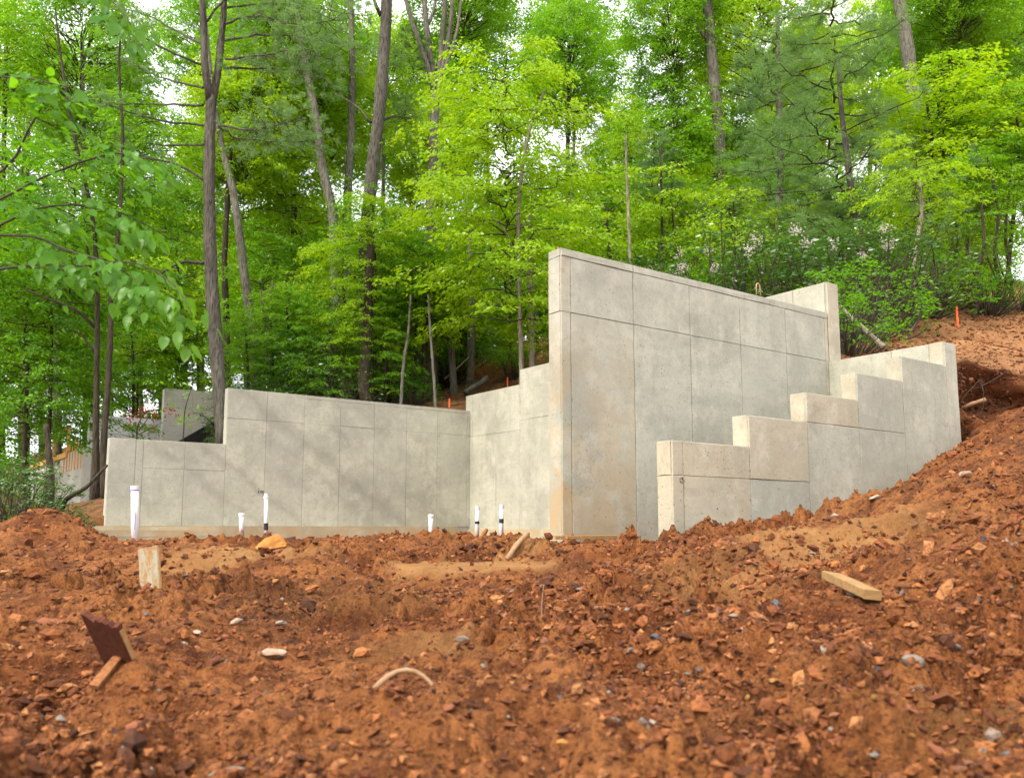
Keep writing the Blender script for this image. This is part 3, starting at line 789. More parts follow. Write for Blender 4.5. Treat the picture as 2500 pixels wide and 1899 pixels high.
tri.build('damp_proof_membrane', M['black'], W.e)
u2 = 28.6
b0, b1 = s_at(216, u2), s_at(420, u2)
W = Wall('concrete_wall', b0, u2, .2, 'bright white faced low wall of the neighbouring house behind twin trunks')
ztop = z_at(216, 1012, b0, u2); zmid = z_at(216, 1106, b0, u2)
W.core([(b0 + PT, b1, u2 + PT, u2 + .22, .2, ztop)], m=M['conc_far'])
for k in range(5):
    a = b0 + (b1 - b0) * k / 5; b = b0 + (b1 - b0) * (k + 1) / 5
    W.f(a, b, zmid, ztop - .003, u2, M['white_face']); W.f(a, b, .22, zmid, u2, M['conc_far'])
for k in range(8): W.en(u2 + PT, u2 + .22, zmid + (ztop - zmid) * k / 8, zmid + (ztop - zmid) * (k + 1) / 8 - .01, b0, M['white_face'])
# wall with orange form timbers, running back to the left
s3 = s_at(204, 26.0) ; u30 = 26.0
W = Wall('concrete_wall', s3, u30, .1, 'pale concrete wall with orange form timbers at far left')
zt3 = z_at(200, 1092, s3, u30)
W.core([(s3 + PT, s3 + .22, u30, u30 + 9.5, .1, zt3)], m=M['conc_far'])
for k in range(10): W.en(u30 + .95 * k, u30 + .95 * (k + 1), .12, zt3 - .01, s3, M['conc_far'])
W.core([(s3 - .05, s3 - .002, u30 + 2.2, u30 + 9.5, zt3 - .12, zt3 + .03)], 'timber', M['form_wood'])
W.core([(s3 - .05, s3 - .002, u30 + 9.3, u30 + 9.45, zt3 - 1.1, zt3 - .13)], 'timber', M['form_wood'])
for k in range(7): W.core([(s3 - .022, s3 - .004, u30 + .15 + .42 * k, u30 + .24 + .42 * k, zt3 - .55, zt3 + .12 + .1 * (k % 3))], 'slat', M['form_wood'])
W.core([(s3 - .06, s3 + .0, u30 + 2.0, u30 + 2.1, zt3 + .03, zt3 + .75)], 'timber', M['form_wood'])
W.core([(s3 - .06, s3 + .0, u30 + 4.3, u30 + 4.4, zt3 + .03, zt3 + .75)], 'timber', M['form_wood'])
W.core([(s3 - .06, s3 + .0, u30 + 2.102, u30 + 4.298, zt3 + .66, zt3 + .75)], 'timber', M['form_wood'])

# ------------------------------------------------------------------ pipes, stakes, boards
def pipe(px, py_top, py_base, Y, wpx, label, cap=None, tape=None, lean=0.0, wire=False, purple=False):
    b = at(px, py_base, Y); r = wpx * Y / FPX / 2; t = at(px + lean, py_top, Y); h = t[2] - b[2]
    g = gz(b[0], b[1]); drop = max(0.05, b[2] - g + .05)
    e = empty('pvc_pipe', (b[0], b[1], b[2])); tag(e, label, 'pipe', 'white plastic pipes standing in the dirt')
    dx = t[0] - b[0]
    def P(z): return (dx * z / h, 0, z)
    MB().tube([P(-drop), P(h * .5), P(h)], r, 20).build('pipe', M['pvc'], e, smooth=True)
    if cap == 'wide':
        MB().tube([P(h - .12 * h), P(h - .119 * h), P(h - .005), P(h + .004)], [r, r * 1.22, r * 1.22, r * 1.1], 20).build('coupling', M['pvc'], e, smooth=False)
    elif cap == 'lip':
        MB().tube([P(h - .045), P(h - .044), P(h + .002)], [r, r * 1.12, r * 1.1], 20).build('coupling', M['pvc'], e)
    elif cap == 'neck':
        MB().tube([P(h), P(h + .03), P(h + .032), P(h + .07)], [r * 1.25, r * 1.2, r * .85, r * .7], 20).build('coupling', M['pvc'], e)
    if tape:
        z0, z1 = [(py_base - v) / (py_base - py_top) * h for v in tape]
        MB().tube([P(z0), P(z1)], r * 1.06, 20).build('tape', M['tape'], e)
    if purple:
        MB().tube([P(h - .055), P(h - .047)], r * 1.14, 20).build('primer_line', M['purple'], e)
        MB().tube([(.0, -r * 1.0, h * .3), (.004, -r * 1.0, h * .42), (0, -r * 1.0, h * .58)], .0035, 5).build('primer_run', M['purple'], e)
    if wire:
        MB().tube([(r * 1.3, 0, h * .35), (r * 1.5, 0, h * .1), (r * 1.7, 0, -.06)], .006, 6).build('wire', M['pvc'], e)
    return e
pipe(329.5, 1186, 1339, 10.4, 18.5, 'thick tall white pipe with purple ring near the left end of the long wall', 'lip', None, 0, purple=True)
pipe(590, 1253, 1299, 13.0, 12.5, 'short plain white pipe left of the pipe with black marks above it', 'wide')
pipe(649.5, 1216, 1305, 12.6, 10, 'slim white pipe with narrow top cap and low black tape band', 'neck', (1294, 1277))
pipe(1052, 1256, 1308, 12.3, 12, 'short plain white pipe standing before the right part of the long wall', 'wide')
pipe(1164, 1236, 1312, 11.9, 10.6, 'white pipe with thin dark tape band, left of the pair', 'lip', (1279, 1272), 2)
pipe(1223, 1232, 1319, 11.6, 10.6, 'white pipe with thick dark tape band, nearest the tall wall', 'lip', (1277, 1266), 2, wire=True)

def on_ground(px, py, Y, lift=0.0):
    p = at(px, py, Y); p[2] = gz(p[0], p[1]) + lift; return p
def frame_from(o, ex, ey):
    ex = np.array(ex, float); ex /= np.linalg.norm(ex); ey = np.array(ey, float); ey -= ex * (ex @ ey); ey /= np.linalg.norm(ey); ez = np.cross(ex, ey)
    return Matrix(((ex[0], ey[0], ez[0], o[0]), (ex[1], ey[1], ez[1], o[1]), (ex[2], ey[2], ez[2], o[2]), (0, 0, 0, 1)))
def plank(name, label, cat, L, Wd, T, mtx, m, edge=None, jag=0.0, sd=1, group=None):
    """board with slightly rounded arrises and an optionally split end; local x along, y across, z thick"""
    r = random.Random(sd); n = 9
    e = empty(name, (0, 0, 0)); e.matrix_world = mtx; tag(e, label, cat, group)
    mb = MB(); ch = min(.003, T * .15)
    prof = [(-Wd / 2 + ch, -T / 2), (Wd / 2 - ch, -T / 2), (Wd / 2, -T / 2 + ch), (Wd / 2, T / 2 - ch), (Wd / 2 - ch, T / 2), (-Wd / 2 + ch, T / 2), (-Wd / 2, T / 2 - ch), (-Wd / 2, -T / 2 + ch)]
    xs = [0, L]
    v = []
    for k, x in enumerate(xs):
        for j, (a, b) in enumerate(prof):
            v.append((x + (jag * (a / Wd + .5) * 1.0 + r.uniform(-.2, .2) * jag if k == 1 else 0), a, b))
    q = [(j, (j + 1) % 8, 8 + (j + 1) % 8, 8 + j) for j in range(8)]
    v += [(0, 0, 0), (L + jag * .4, 0, 0)]
    t = [(16, (j + 1) % 8, j) for j in range(8)] + [(17, 8 + j, 8 + (j + 1) % 8) for j in range(8)]
    mb.add(v, q, t).build('board', m, e)
    if edge is not None:
        y = Wd / 2 + .0015
        MB().box(0, L * .97, y, y + .002, -T / 2 + .002, T / 2 - .002).build('sawn_or_lit_edge', edge, e)
    return e

# painted stake board left of centre
def m_stake():
    g = G('weathered_stake'); p = g.pos((1, 1, 1), True)
    f = g.noise(g.pos((2, 9, 9), True), 3.5, 6, .65, .6); k = g.noise(p, 14, 5, .65, .3)
    c = g.mix(g.ramp(f, [(.38, 1), (.56, 0)]), (.30, .28, .21), (.27, .15, .045))
    c = g.mix(g.ramp(k, [(.56, 0), (.68, .9)]), c, (.27, .10, .02))
    c = g.mix(g.ramp(g.noise(p, 60, 3), [(.62, 0), (.7, .6)]), c, (.12, .07, .03))
    return g.principled(c, .85, g.bump(f, .3, .01), .25)
M['stake'] = m_stake()
tl, tr_, bl = at(341, 1338, 4.62), at(388, 1335, 4.60), at(347, 1462, 4.58)
up = tl - bl; across = tr_ - tl; Ls = np.linalg.norm(up)
mid = (at(347, 1462, 4.58) + at(391, 1458, 4.56)) / 2
plank('stake', 'pale weathered wooden stake board standing upright in the dirt', 'stake', Ls + .12, np.linalg.norm(across), .02,
      frame_from(mid - up / Ls * .12, up, across), M['stake'], M['pine_wood'])
# tilted board, its overhang shade painted into the face colour
o = at(306, 1640, 3.12); tip = at(244, 1506, 2.95)
d = tip - o
e = empty('tilted_board', (0, 0, 0)); e.matrix_world = frame_from(o, d, (.92, -.36, -.10)); tag(e, 'thin brown board, face shaded dark, sticking up and leaning left from the near dirt', 'board')
LB, WB, TB = np.linalg.norm(d), .145, .022; rj = random.Random(6); nj = 13
ys = np.linspace(-WB / 2, WB / 2, nj); top = [LB * (1.0 - .10 * k / nj) + rj.uniform(-.012, .012) for k in range(nj)]
vb = [(0, y_, z_) for z_ in (-TB / 2, TB / 2) for y_ in ys] + [(t_ + rj.uniform(-.004, .004), y_, z_) for z_ in (-TB / 2, TB / 2) for y_, t_ in zip(ys, top)]
qb = []
for k in range(nj - 1):
    qb += [(k, 2 * nj + k, 2 * nj + k + 1, k + 1), (nj + k, nj + k + 1, 3 * nj + k + 1, 3 * nj + k), (2 * nj + k, 3 * nj + k, 3 * nj + k + 1, 2 * nj + k + 1), (k, k + 1, nj + k + 1, nj + k)]
qb += [(0, nj, 3 * nj, 2 * nj), (nj - 1, 3 * nj - 1, 4 * nj - 1, 2 * nj - 1)]
MB().add(vb, qb).build('board', M['shaded_wood'], e)
MB().box(0, LB * .86, WB / 2 + .001, WB / 2 + .003, -TB / 2 + .002, TB / 2 - .002).build('sawn_or_lit_edge', M['pine_wood'], e)  # pale strip paints the light caught by the right edge
o = at(228, 1676, 2.92); tip = at(286, 1606, 3.05)
plank('wood_scrap', 'narrow tan wood scrap below the tilted dark board', 'wood', np.linalg.norm(tip - o), .032, .014, frame_from(o, tip - o, (1, .3, 0)), M['old_wood'], None, .01, 4)
# wood block on the right slope
o = at(2131, 1452, 3.55); tip = at(2026, 1404, 4.0)
plank('wood_block', 'short cut block of yellow timber lying on the right dirt slope', 'wood block', np.linalg.norm(tip - o) * .9, .074, .038, frame_from(o, tip - o, (-1, -.12, .10)), M['block_wood'], None, .04, 5)
# plank at foot of the tall wall
o = np.array([*su(5.35, 6.62), rel(-.085)]); tip = np.array([*su(6.15, 6.66), rel(-.085)])
plank('form_plank', 'thin tan plank lying along the foot of the tall wall', 'plank', .85, .10, .035, frame_from(o, tip - o, (*NB, 0)), M['pine_wood'], None, .0, 7)

def stick(name, label, cat, pts, r0, r1, m, group=None, n=9, seg=10, jit=.08, parent=None):
    P = spline([np.array(p) for p in pts], seg); o = P[0].copy(); e = None
    mb = MB().tube(P - o, np.linspace(r0, r1, seg), n, True, jit, int(o[0] * 100) & 255)
    ob = mb.build(name, m, parent, tuple(o), smooth=True)
    if label: tag(ob, label, cat, group)
    return ob
stick('log_stick', 'thick brown stick leaning on the dirt right of the taped pipes', 'stick', [on_ground(1238, 1356, 7.6, -.01), at(1262, 1330, 7.65), at(1290, 1300, 7.75)], .026, .019, M['root'])
stick('log_stick', 'short dark stick behind the foot of the taped pipe', 'stick', [at(1172, 1318, 11.2), at(1188, 1292, 11.3)], .030, .026, M['old_wood'])
ra, rb2 = on_ground(908, 1742, 2.62, .012), on_ground(1064, 1728, 2.66, -.012)
rp = [ra + (rb2 - ra) * f_ + np.array([0, .03 * math.sin(f_ * 3.1), .055 * math.sin(f_ * math.pi) ** .8]) for f_ in (0, .2, .45, .7, .9, 1)]
stick('curved_root', 'pale curved root arching over the near dirt', 'root', rp, .009, .005, M['root'])
stick('grass_stem', 'thin straw coloured stem poking from the dirt near the centre', 'stem', [on_ground(1325, 1500, 4.0), on_ground(1322, 1480, 4.0, .07), on_ground(1328, 1450, 4.0, .16)], .003, .002, M['root'])
stick('dry_stick', 'pale dead branch leaning down the bank beside the raised wall end', 'branch', [at(2050, 748, 14.2), at(2105, 800, 14.0), at(2158, 848, 13.8)], .030, .05, M['bark_pale'])
stick('dry_stick', 'short pale dead branch lying level on the cut bank', 'branch', [at(2345, 997, 11.6), at(2375, 985, 11.6), at(2404, 976, 11.7)], .022, .03, M['root'])
for k, (pts, lb) in enumerate([
    ([(2345, 1000, 11.4), (2352, 970, 11.4), (2375, 945, 11.5), (2392, 925, 11.7)], 'thin root hanging steeply at the wall end of the bank'),
    ([(2372, 920, 11.9), (2395, 935, 11.6), (2402, 970, 11.5), (2398, 1010, 11.4)], 'thin drooping root in the middle of the bank'),
    ([(2348, 942, 11.7), (2380, 948, 11.6), (2420, 930, 11.7), (2460, 905, 11.8)], 'long thin root across the top of the bank'),
    ([(2352, 1015, 11.3), (2372, 1028, 11.3), (2400, 1022, 11.4)], 'thin low root near the foot of the bank')]):
    stick('hanging_root', lb, 'root', [at(*p) for p in pts], .006, .003, M['twig'], 'roots in the cut bank', 6, 12)
stick('fallen_log', 'fallen grey log on the leaf covered slope behind the rear wall', 'log', [at(1135, 958, 26.2), at(1165, 940, 26.4), at(1192, 922, 26.6)], .10, .08, M['bark_grey'])
stick('leaning_pole', 'thin pale dead pole leaning between trunks above the rear wall', 'branch', [at(1085, 925, 27), at(1120, 895, 27.2), at(1145, 872, 27.4)], .03, .02, M['bark_pale'])
for px, py, Y, h, lb in [(1239, 944, 26, .26, 'orange survey stake on the slope above the rear wall step'), (1097, 982, 24.6, .09, 'short orange survey flag low above the long wall'), (2337, 775, 18.6, .24, 'orange survey stake among the shrubs at far right')]:
    p = at(px, py, Y); e = empty('survey_stake', tuple(p)); tag(e, lb, 'stake', 'orange survey markers')
    MB().box(-.02, .02, -.012, .012, -.3, h).build('stake_body', M['orange'], e)
    MB().add([(-.02, -.012, h), (.02, -.012, h), (.02, .012, h), (-.02, .012, h), (0, 0, h + .03)], None, [(0, 1, 4), (1, 2, 4), (2, 3, 4), (3, 0, 4)]).build('stake_tip', M['orange'], e)

# ------------------------------------------------------------------ rocks
def ico(sub=1):
    t = (1 + 5 ** .5) / 2
    v = [(-1, t, 0), (1, t, 0), (-1, -t, 0), (1, -t, 0), (0, -1, t), (0, 1, t), (0, -1, -t), (0, 1, -t), (t, 0, -1), (t, 0, 1), (-t, 0, -1), (-t, 0, 1)]
    f = [(0, 11, 5), (0, 5, 1), (0, 1, 7), (0, 7, 10), (0, 10, 11), (1, 5, 9), (5, 11, 4), (11, 10, 2), (10, 7, 6), (7, 1, 8), (3, 9, 4), (3, 4, 2), (3, 2, 6), (3, 6, 8), (3, 8, 9), (4, 9, 5), (2, 4, 11), (6, 2, 10), (8, 6, 7), (9, 8, 1)]
    v = [np.array(x) / np.linalg.norm(x) for x in v]
    for _ in range(sub):
        c = {}; nf = []
        def mid(a, b):
            k = (min(a, b), max(a, b))
            if k not in c:
                m_ = v[a] + v[b]; v.append(m_ / np.linalg.norm(m_)); c[k] = len(v) - 1
            return c[k]
        for a, b, d in f:
            x, y, z = mid(a, b), mid(b, d), mid(d, a); nf += [(a, x, z), (b, y, x), (d, z, y), (x, y, z)]
        f = nf
    return np.array(v), np.array(f)
I0, F0 = ico(0); I1, F1 = ico(1); I2, F2 = ico(2)
OC = np.array([(1, 0, 0), (-1, 0, 0), (0, 1, 0), (0, -1, 0), (0, 0, 1), (0, 0, -1)], float)
OF = np.array([(0, 2, 4), (2, 1, 4), (1, 3, 4), (3, 0, 4), (2, 0, 5), (1, 2, 5), (3, 1, 5), (0, 3, 5)])
def rock(label, px, py, Y, size, m, sd, rz=0, sub=2, sink=.25, group=None, tilt=(0, 0), name='rock'):
    """cut, angular stone: a ball sliced by random planes"""
    r = np.random.default_rng(sd); v, f = (I2, F2) if sub == 2 else (I1, F1); v = v.copy()
    for _ in range(9):
        n = r.normal(size=3); n /= np.linalg.norm(n); d = r.uniform(.42, .8)
        k = v @ n; v = v - np.maximum(k - d, 0)[:, None] * n
    v += r.normal(0, .03, v.shape)
    v = v * np.array(size) / 2
    p = at(px, py, Y); z = gz(p[0], p[1]) + size[2] * (.5 - sink)
    o = link(name, np_mesh(name, v, f, [m]), None, (p[0], p[1], z), (tilt[0], tilt[1], rz))
    return tag(o, label, 'rock', group)
rock('large ochre yellow boulder chunk on the dirt before the long wall', 660, 1345, 7.6, (.38, .22, .19), M['ochre_rock'], 23, .3, tilt=(0, -.45), sink=.12)
rock('small red lump beside the ochre boulder', 678, 1352, 7.4, (.14, .12, .09), M['red_rock'], 4, .2)
rock('small grey stone right of the ochre boulder', 706, 1343, 7.5, (.08, .07, .06), M['grey_rock'], 5)
rock('whitish flat rock in the left foreground dirt', 660, 1572, 3.45, (.125, .09, .06), M['white_rock'], 6, .3, sink=.3)
rock('grey green flat rock on the right slope', 2200, 1530, 3.0, (.085, .065, .055), M['grey_rock'], 7, .5, tilt=(.2, .3))
rock('lower grey rock on the right slope beside the first', 2225, 1585, 2.8, (.075, .055, .05), M['grey_rock'], 8, -.3)
rock('broad pinkish red rock slab on the right slope', 2175, 1632, 2.65, (.12, .10, .05), M['red_rock'], 9, .4, tilt=(.3, .1))
rock('long red brown rock low on the right slope', 2260, 1785, 2.2, (.11, .06, .045), M['red_rock'], 10, -.4, tilt=(.1, .25))
rock('bright orange rock near the lower right', 1872, 1822, 2.2, (.065, .06, .05), M['ochre_rock'], 11, .4)
rock('reddish rock with dark underside in the lower left foreground', 350, 1775, 2.45, (.10, .075, .06), M['red_rock'], 12, .2)
rock('pointed light grey stone in the lower centre foreground', 1570, 1765, 2.4, (.036, .04, .05), M['grey_rock'], 13, .1)
rock('long grey shard lying in the lower left foreground', 560, 1815, 2.3, (.12, .03, .02), M['grey_rock'], 14, .9, sink=.1)
rock('tan brown clod rock in the centre foreground', 1195, 1620, 3.1, (.10, .075, .07), M['ochre_rock'], 15, .3, tilt=(.3, 0))
rock('small white stone at the foot of the stepped wall', 1728, 1324, 6.2, (.06, .05, .045), M['white_rock'], 16)
rock('pale orange rock chip low centre', 1375, 1830, 2.25, (.05, .025, .02), M['ochre_rock'], 17, .4)
rock('brown rounded clod left of the tilted board', 125, 1505, 4.1, (.14, .12, .09), M['red_rock'], 18, .4)
rock('white rubble lying by the plywood board', 937, 1355, 7.9, (.10, .06, .035), M['white_rock'], 19, .4)
gr_px = [(155, 1690, 'g'), (345, 1707, 'g'), (450, 1560, 'w'), (540, 1580, 'd'), (480, 1530, 'w'), (580, 1500, 'w'), (305, 1865, 'g'), (450, 1755, 'd'), (690, 1480, 'w'), (880, 1605, 'g'), (1130, 1575, 'g'), (1180, 1690, 'g'),
         (1420, 1425, 'd'), (1375, 1530, 'd'), (1500, 1470, 'w'), (1320, 1590, 'w'), (1660, 1530, 'g'), (1950, 1510, 'g'), (2120, 1550, 'w'), (2090, 1545, 'g'), (1810, 1602, 'w'), (2040, 1308, 'w'), (2140, 1282, 'w'), (2178, 1298, 'w'), (2360, 1225, 'w'), (2060, 1765, 'd'), (2020, 1760, 'w'), (2340, 1670, 'g'), (2420, 1700, 'r'), (1450, 1700, 'r'), (1090, 1830, 'r'), (960, 1770, 'r'), (780, 1700, 'r'), (1700, 1850, 'r'), (2130, 1880, 'g'), (2290, 1860, 'w')]
for k, (px, py, c) in enumerate(gr_px):
    Yg = float(np.interp(py, [1280, 1340, 1400, 1475, 1650, 1899], [6.0, 6.0, 5.6, 4.3, 2.95, 2.08])); sz = 13 * Yg / FPX * (1 + .8 * random.random()) * (1.5 if py > 1700 else 1.2)
    nm = {'g': ('flat grey pebble lying on the red dirt', M['grey_rock'], 'grey pebbles on the dirt'), 'w': ('small whitish pebble lying on the red dirt', M['white_rock'], 'whitish pebbles on the dirt'),
          'd': ('small dark bluish pebble on the red dirt', M['grey_rock'], 'dark pebbles on the dirt'), 'r': ('fist sized reddish stone in the near dirt', M['red_rock'], 'reddish stones in the near dirt')}[c]
    rock(nm[0], px, py, Yg, (sz * 1.5, sz, sz * .7), nm[1], 50 + k, k * 1.3, 1, .2, nm[2], (.2 * math.sin(k), .2 * math.cos(k * 2)), 'pebble')

# crumbs, clods and gravel spread over the dug earth: nobody could count them
def scatter(name, N, rmin, rmax, smin, smax, palette, weights, flat, sd, pts=None, amax=.72, pw=1.6, base=(I0, F0), gx=.75, label=None, cat=None, thr=.55, smooth=False, lo_=.1):
    r = np.random.default_rng(sd)
    th = r.uniform(-amax, amax, N); rr = np.exp(r.uniform(math.log(rmin), math.log(rmax), N))
    x = rr * np.sin(th); y = rr * np.cos(th)
    s, u = to_su(x, y)
    ok = ~((s > 5.5) & (u > 5.2)) & (u < 18.6) & ~((s > 10.4) & (u > 5.4))
    cl = fbm(x, y, 1.1, 3, 7)
    ok &= r.random(N) < np.clip(thr + 3.4 * fbm(x, y, .75, 3, 1) + 1.2 * cl, lo_, 1)
    ok &= (np.hypot((x + .36) / .66, (y - 7.0) / .62) + .35 * fbm(x, y, 1.6, 3, 3) > 1.0) | (r.random(N) < .08)
    x, y, rr = x[ok], y[ok], rr[ok]; n = len(x)
    if pts is not None:
        x, y, z = pts[:, 0], pts[:, 1], pts[:, 2]; n = len(x); rr = np.full(n, 3.0)
    size = smin * (smax / smin) ** (r.random(n) ** pw) * (rr / 3) ** gx
    if pts is None: z = h_front(x, y) + size * .15
    bv, bf = base; nv = len(bv)
    v = bv[None] * (1 + r.normal(0, .2, (n, nv, 1))) + r.normal(0, .07, (n, nv, 3))
    v = v * (size[:, None, None] * .5) * np.stack([r.uniform(.8, 1.5, n), r.uniform(.65, 1.1, n), r.uniform(flat, flat + .35, n)], -1)[:, None]
    a, b, c = r.uniform(0, 2 * np.pi, n), r.normal(0, .45, n), r.normal(0, .45, n)
    ca, sa, cb, sb, cc, s_c = np.cos(a), np.sin(a), np.cos(b), np.sin(b), np.cos(c), np.sin(c)
    o1 = np.zeros(n); l1 = np.ones(n)
    Rz = np.stack([ca, -sa, o1, sa, ca, o1, o1, o1, l1], -1).reshape(n, 3, 3); Rx = np.stack([l1, o1, o1, o1, cb, -sb, o1, sb, cb], -1).reshape(n, 3, 3); Ry = np.stack([cc, o1, s_c, o1, l1, o1, -s_c, o1, cc], -1).reshape(n, 3, 3)
    v = np.einsum('nij,nvj->nvi', Rz @ Rx @ Ry, v) + np.stack([x, y, z], -1)[:, None]
    f = (bf[None] + (np.arange(n) * nv)[:, None, None]).reshape(-1, 3)
    pal = np.array(palette); ci = r.choice(len(pal), n, p=np.array(weights) / sum(weights))
    colr = pal[ci] * r.uniform(.7, 1.3, (n, 1))
    me = np_mesh(name, v.reshape(-1, 3), f, [M['stone']], smooth=smooth, colattr=np.repeat(colr, nv, 0))
    return tag(link(name, me), label, cat, None, 'stuff')
DIRT = [(.135, .042, .012), (.195, .064, .0175), (.265, .096, .028), (.064, .021, .0075), (.34, .145, .05)]
scatter('dirt_crumbs', 112000, 1.5, 15, .006, .040, DIRT, [4, 4, 2.4, 2, .8], .6, 1, base=(OC, OF), gx=.45, thr=.9, lo_=.3, label='loose red dirt crumbs covering the ground', cat='dirt')
scatter('dirt_lumps', 13000, 1.5, 18, .013, .075, DIRT, [4, 4, 2.4, 1.6, .8], .5, 5, pw=2.6, gx=.5, thr=.7, label='loose red dirt lumps covering the ground', cat='dirt')
bv_ = V[base:nb0]; bsu = to_su(bv_[:, 0], bv_[:, 1]); bi = np.nonzero(bsu[0] < 16)[0]; rb_ = np.random.default_rng(4); bi = rb_.choice(bi, 6500)
scatter('bank_lumps', 10, 2, 3, .012, .06, [(.10, .042, .018), (.15, .056, .021), (.065, .030, .015), (.20, .075, .026)], [3, 3, 2, 1], .6, 6, pts=bv_[bi] + rb_.normal(0, .05, (len(bi), 3)), pw=1.8, label='crumbly brown earth lumps of the cut bank behind the stepped wall', cat='dirt')
rb_ = np.random.default_rng(14); s_ = rb_.uniform(10.75, 24, 9000); u_ = 5.7 + rb_.random(9000) ** 1.4 * 8; k_ = (u_ < 10) | (s_ > 13.2); x_, y_ = D1[0] * s_[k_] + NB[0] * u_[k_], D1[1] * s_[k_] + NB[1] * u_[k_]
scatter('terrace_crumbs', 10, 2, 3, .02, .12, [(.19, .082, .031), (.26, .122, .051), (.32, .18, .095), (.14, .056, .022)], [3, 3, 1.2, 1.5], .4, 16, pts=np.stack([x_, y_, h_back(x_, y_) + .01], -1), base=(OC, OF), pw=2.2, label='tan dirt crumbs on the cleared ground above the bank', cat='dirt')
scatter('dirt_clods', 900, 1.9, 13, .03, .075, DIRT, [4, 4, 2, 1, .4], .45, 2, base=(I1, F1), pw=2.4, label='larger red dirt clods strewn over the ground', cat='dirt')
scatter('gravel', 10500, 1.5, 7, .009, .042, [(.18, .16, .13), (.10, .10, .105), (.22, .092, .048), (.19, .058, .027), (.27, .135, .036), (.29, .24, .19)], [.8, .55, 3, 3.4, 1.0, .3], .35, 3, pw=2.2, gx=.45, label='small mixed gravel scattered in the red dirt', cat='gravel')

# ------------------------------------------------------------------ foliage builders
def unit(v): return v / (np.linalg.norm(v, axis=-1, keepdims=True) + 1e-9)
def leaf_quads(p, d, n, L, Wd):
    """kite blades: base p, direction d, blade normal n"""
    d = unit(d); s = unit(np.cross(d, n)); nn = np.cross(s, d)
    L = L[:, None]; Wd = Wd[:, None]
    m = p + d * L * .45 - nn * L * .03
    return np.stack([p, m + s * Wd * .5, p + d * L - nn * L * .12, m - s * Wd * .5], 1).reshape(-1, 3)
class Crown:
    """gathers twigs and leaves of one crown, then makes one mesh with a leaf and a bark slot"""
    def __init__(s, seed): s.r = np.random.default_rng(seed); s.lv = []; s.lval = []; s.mb = MB()
    def twigs(s, o, d, L, dens, leafL, tilt=.4, spread=.05, droop=.25, wr=.55, hang=.1):
        """o,d: (n,3) twig roots and directions; leaves set along each twig in two ranks"""
        r = s.r; cnt = np.maximum(3, (L * dens).astype(int)); k = np.repeat(np.arange(len(o)), cnt); n = len(k)
        t = r.random(n) ** .8; side = r.choice([-1.0, 1.0], n)
        dk = d[k]; Lk = L[k]
        p = o[k] + dk * (t * Lk)[:, None]; p[:, 2] -= droop * Lk * t * t
        p += r.normal(0, spread, (n, 3)) * np.array([1, 1, .6])
        h = unit(np.cross(dk, np.array([0, 0, 1.0])))
        ld = unit(dk * .7 + h * side[:, None] * r.uniform(.3, 1, n)[:, None]); ld[:, 2] -= hang + r.random(n) * .35
        nn = unit(np.array([0, 0, 1.0]) + r.normal(0, tilt, (n, 3)))
        LL = leafL * r.uniform(.6, 1.25, n)
        s.lv.append(leaf_quads(p, ld, nn, LL, LL * wr)); s.lval.append(np.repeat(np.clip(r.normal(.5, .28, n), 0, 1), 4))
        return s
    def tube(s, *a, **k): s.mb.tube(*a, **k); return s
    def mesh(s, name, leaf, bark):
        lv = np.vstack(s.lv); nl = len(lv) // 4
        q = np.arange(nl * 4).reshape(-1, 4); faces = [q]; V = lv; mi = [np.zeros(nl, int)]; val = np.concatenate(s.lval)
        if s.mb.n:
            bv = np.vstack(s.mb.v); off = len(V)
            if s.mb.q: b = np.vstack(s.mb.q) + off; faces.append(b); mi.append(np.ones(len(b), int))
            if s.mb.t: b = np.vstack(s.mb.t) + off; faces.append(b); mi.append(np.ones(len(b), int))
            V = np.vstack([V, bv]); val = np.concatenate([val, np.zeros(len(bv))])
        return np_mesh(name, V, faces, [leaf, bark], np.concatenate(mi), attrs={'lv': val})

def crown_layered(seed, R, H, nb, nt, dens, leafL, leaf, bark='twig', top=.35):
    """tiers of flat sprays on long level boughs (beech and maple habit)"""
    c = Crown(seed); r = c.r; O = []; D = []; LL = []
    for i_ in range(nb):
        f = (i_ + .5) / nb; z = (-.5 + f) * H + r.normal(0, .12)
        prof = (top + (1 - top) * math.sin(min(1, (1 - f) * 1.25 + .12) * math.pi / 2)) * (.75 if f < .12 else 1)
        L = R * prof * r.uniform(.65, 1.1); az = i_ * 2.39996 + r.normal(0, .35)
        dx, dy = math.cos(az), math.sin(az); e1, e2 = r.uniform(.15, .55), r.uniform(.3, .6)
        t = np.linspace(0, 1, 9)
        P = np.stack([dx * L * t, dy * L * t, z + L * (e1 * t - e2 * t * t)], -1); P[1:-1] += r.normal(0, .04 * L, (7, 3)) * np.array([1, 1, .4])
        c.tube(P, np.linspace(.010 + .004 * L, .003, 9), n=4, cap=False)
        tt = r.uniform(.18, 1.0, nt); sg = r.choice([-1, 1], nt); a2 = az + sg * r.uniform(.45, 1.25, nt)
        pos = np.stack([np.interp(tt, t, P[:, q_]) for q_ in range(3)], -1)
        tl_ = L * .36 * (1.05 - .7 * tt) + .22
        O.append(pos); D.append(np.stack([np.cos(a2), np.sin(a2), r.normal(-.08, .14, nt)], -1)); LL.append(tl_ * r.uniform(.6, 1.2, nt))
    c.twigs(np.vstack(O), unit(np.vstack(D)), np.concatenate(LL), dens, leafL, .62, .06, hang=.28)
    return c.mesh('crown', M[leaf], M[bark])

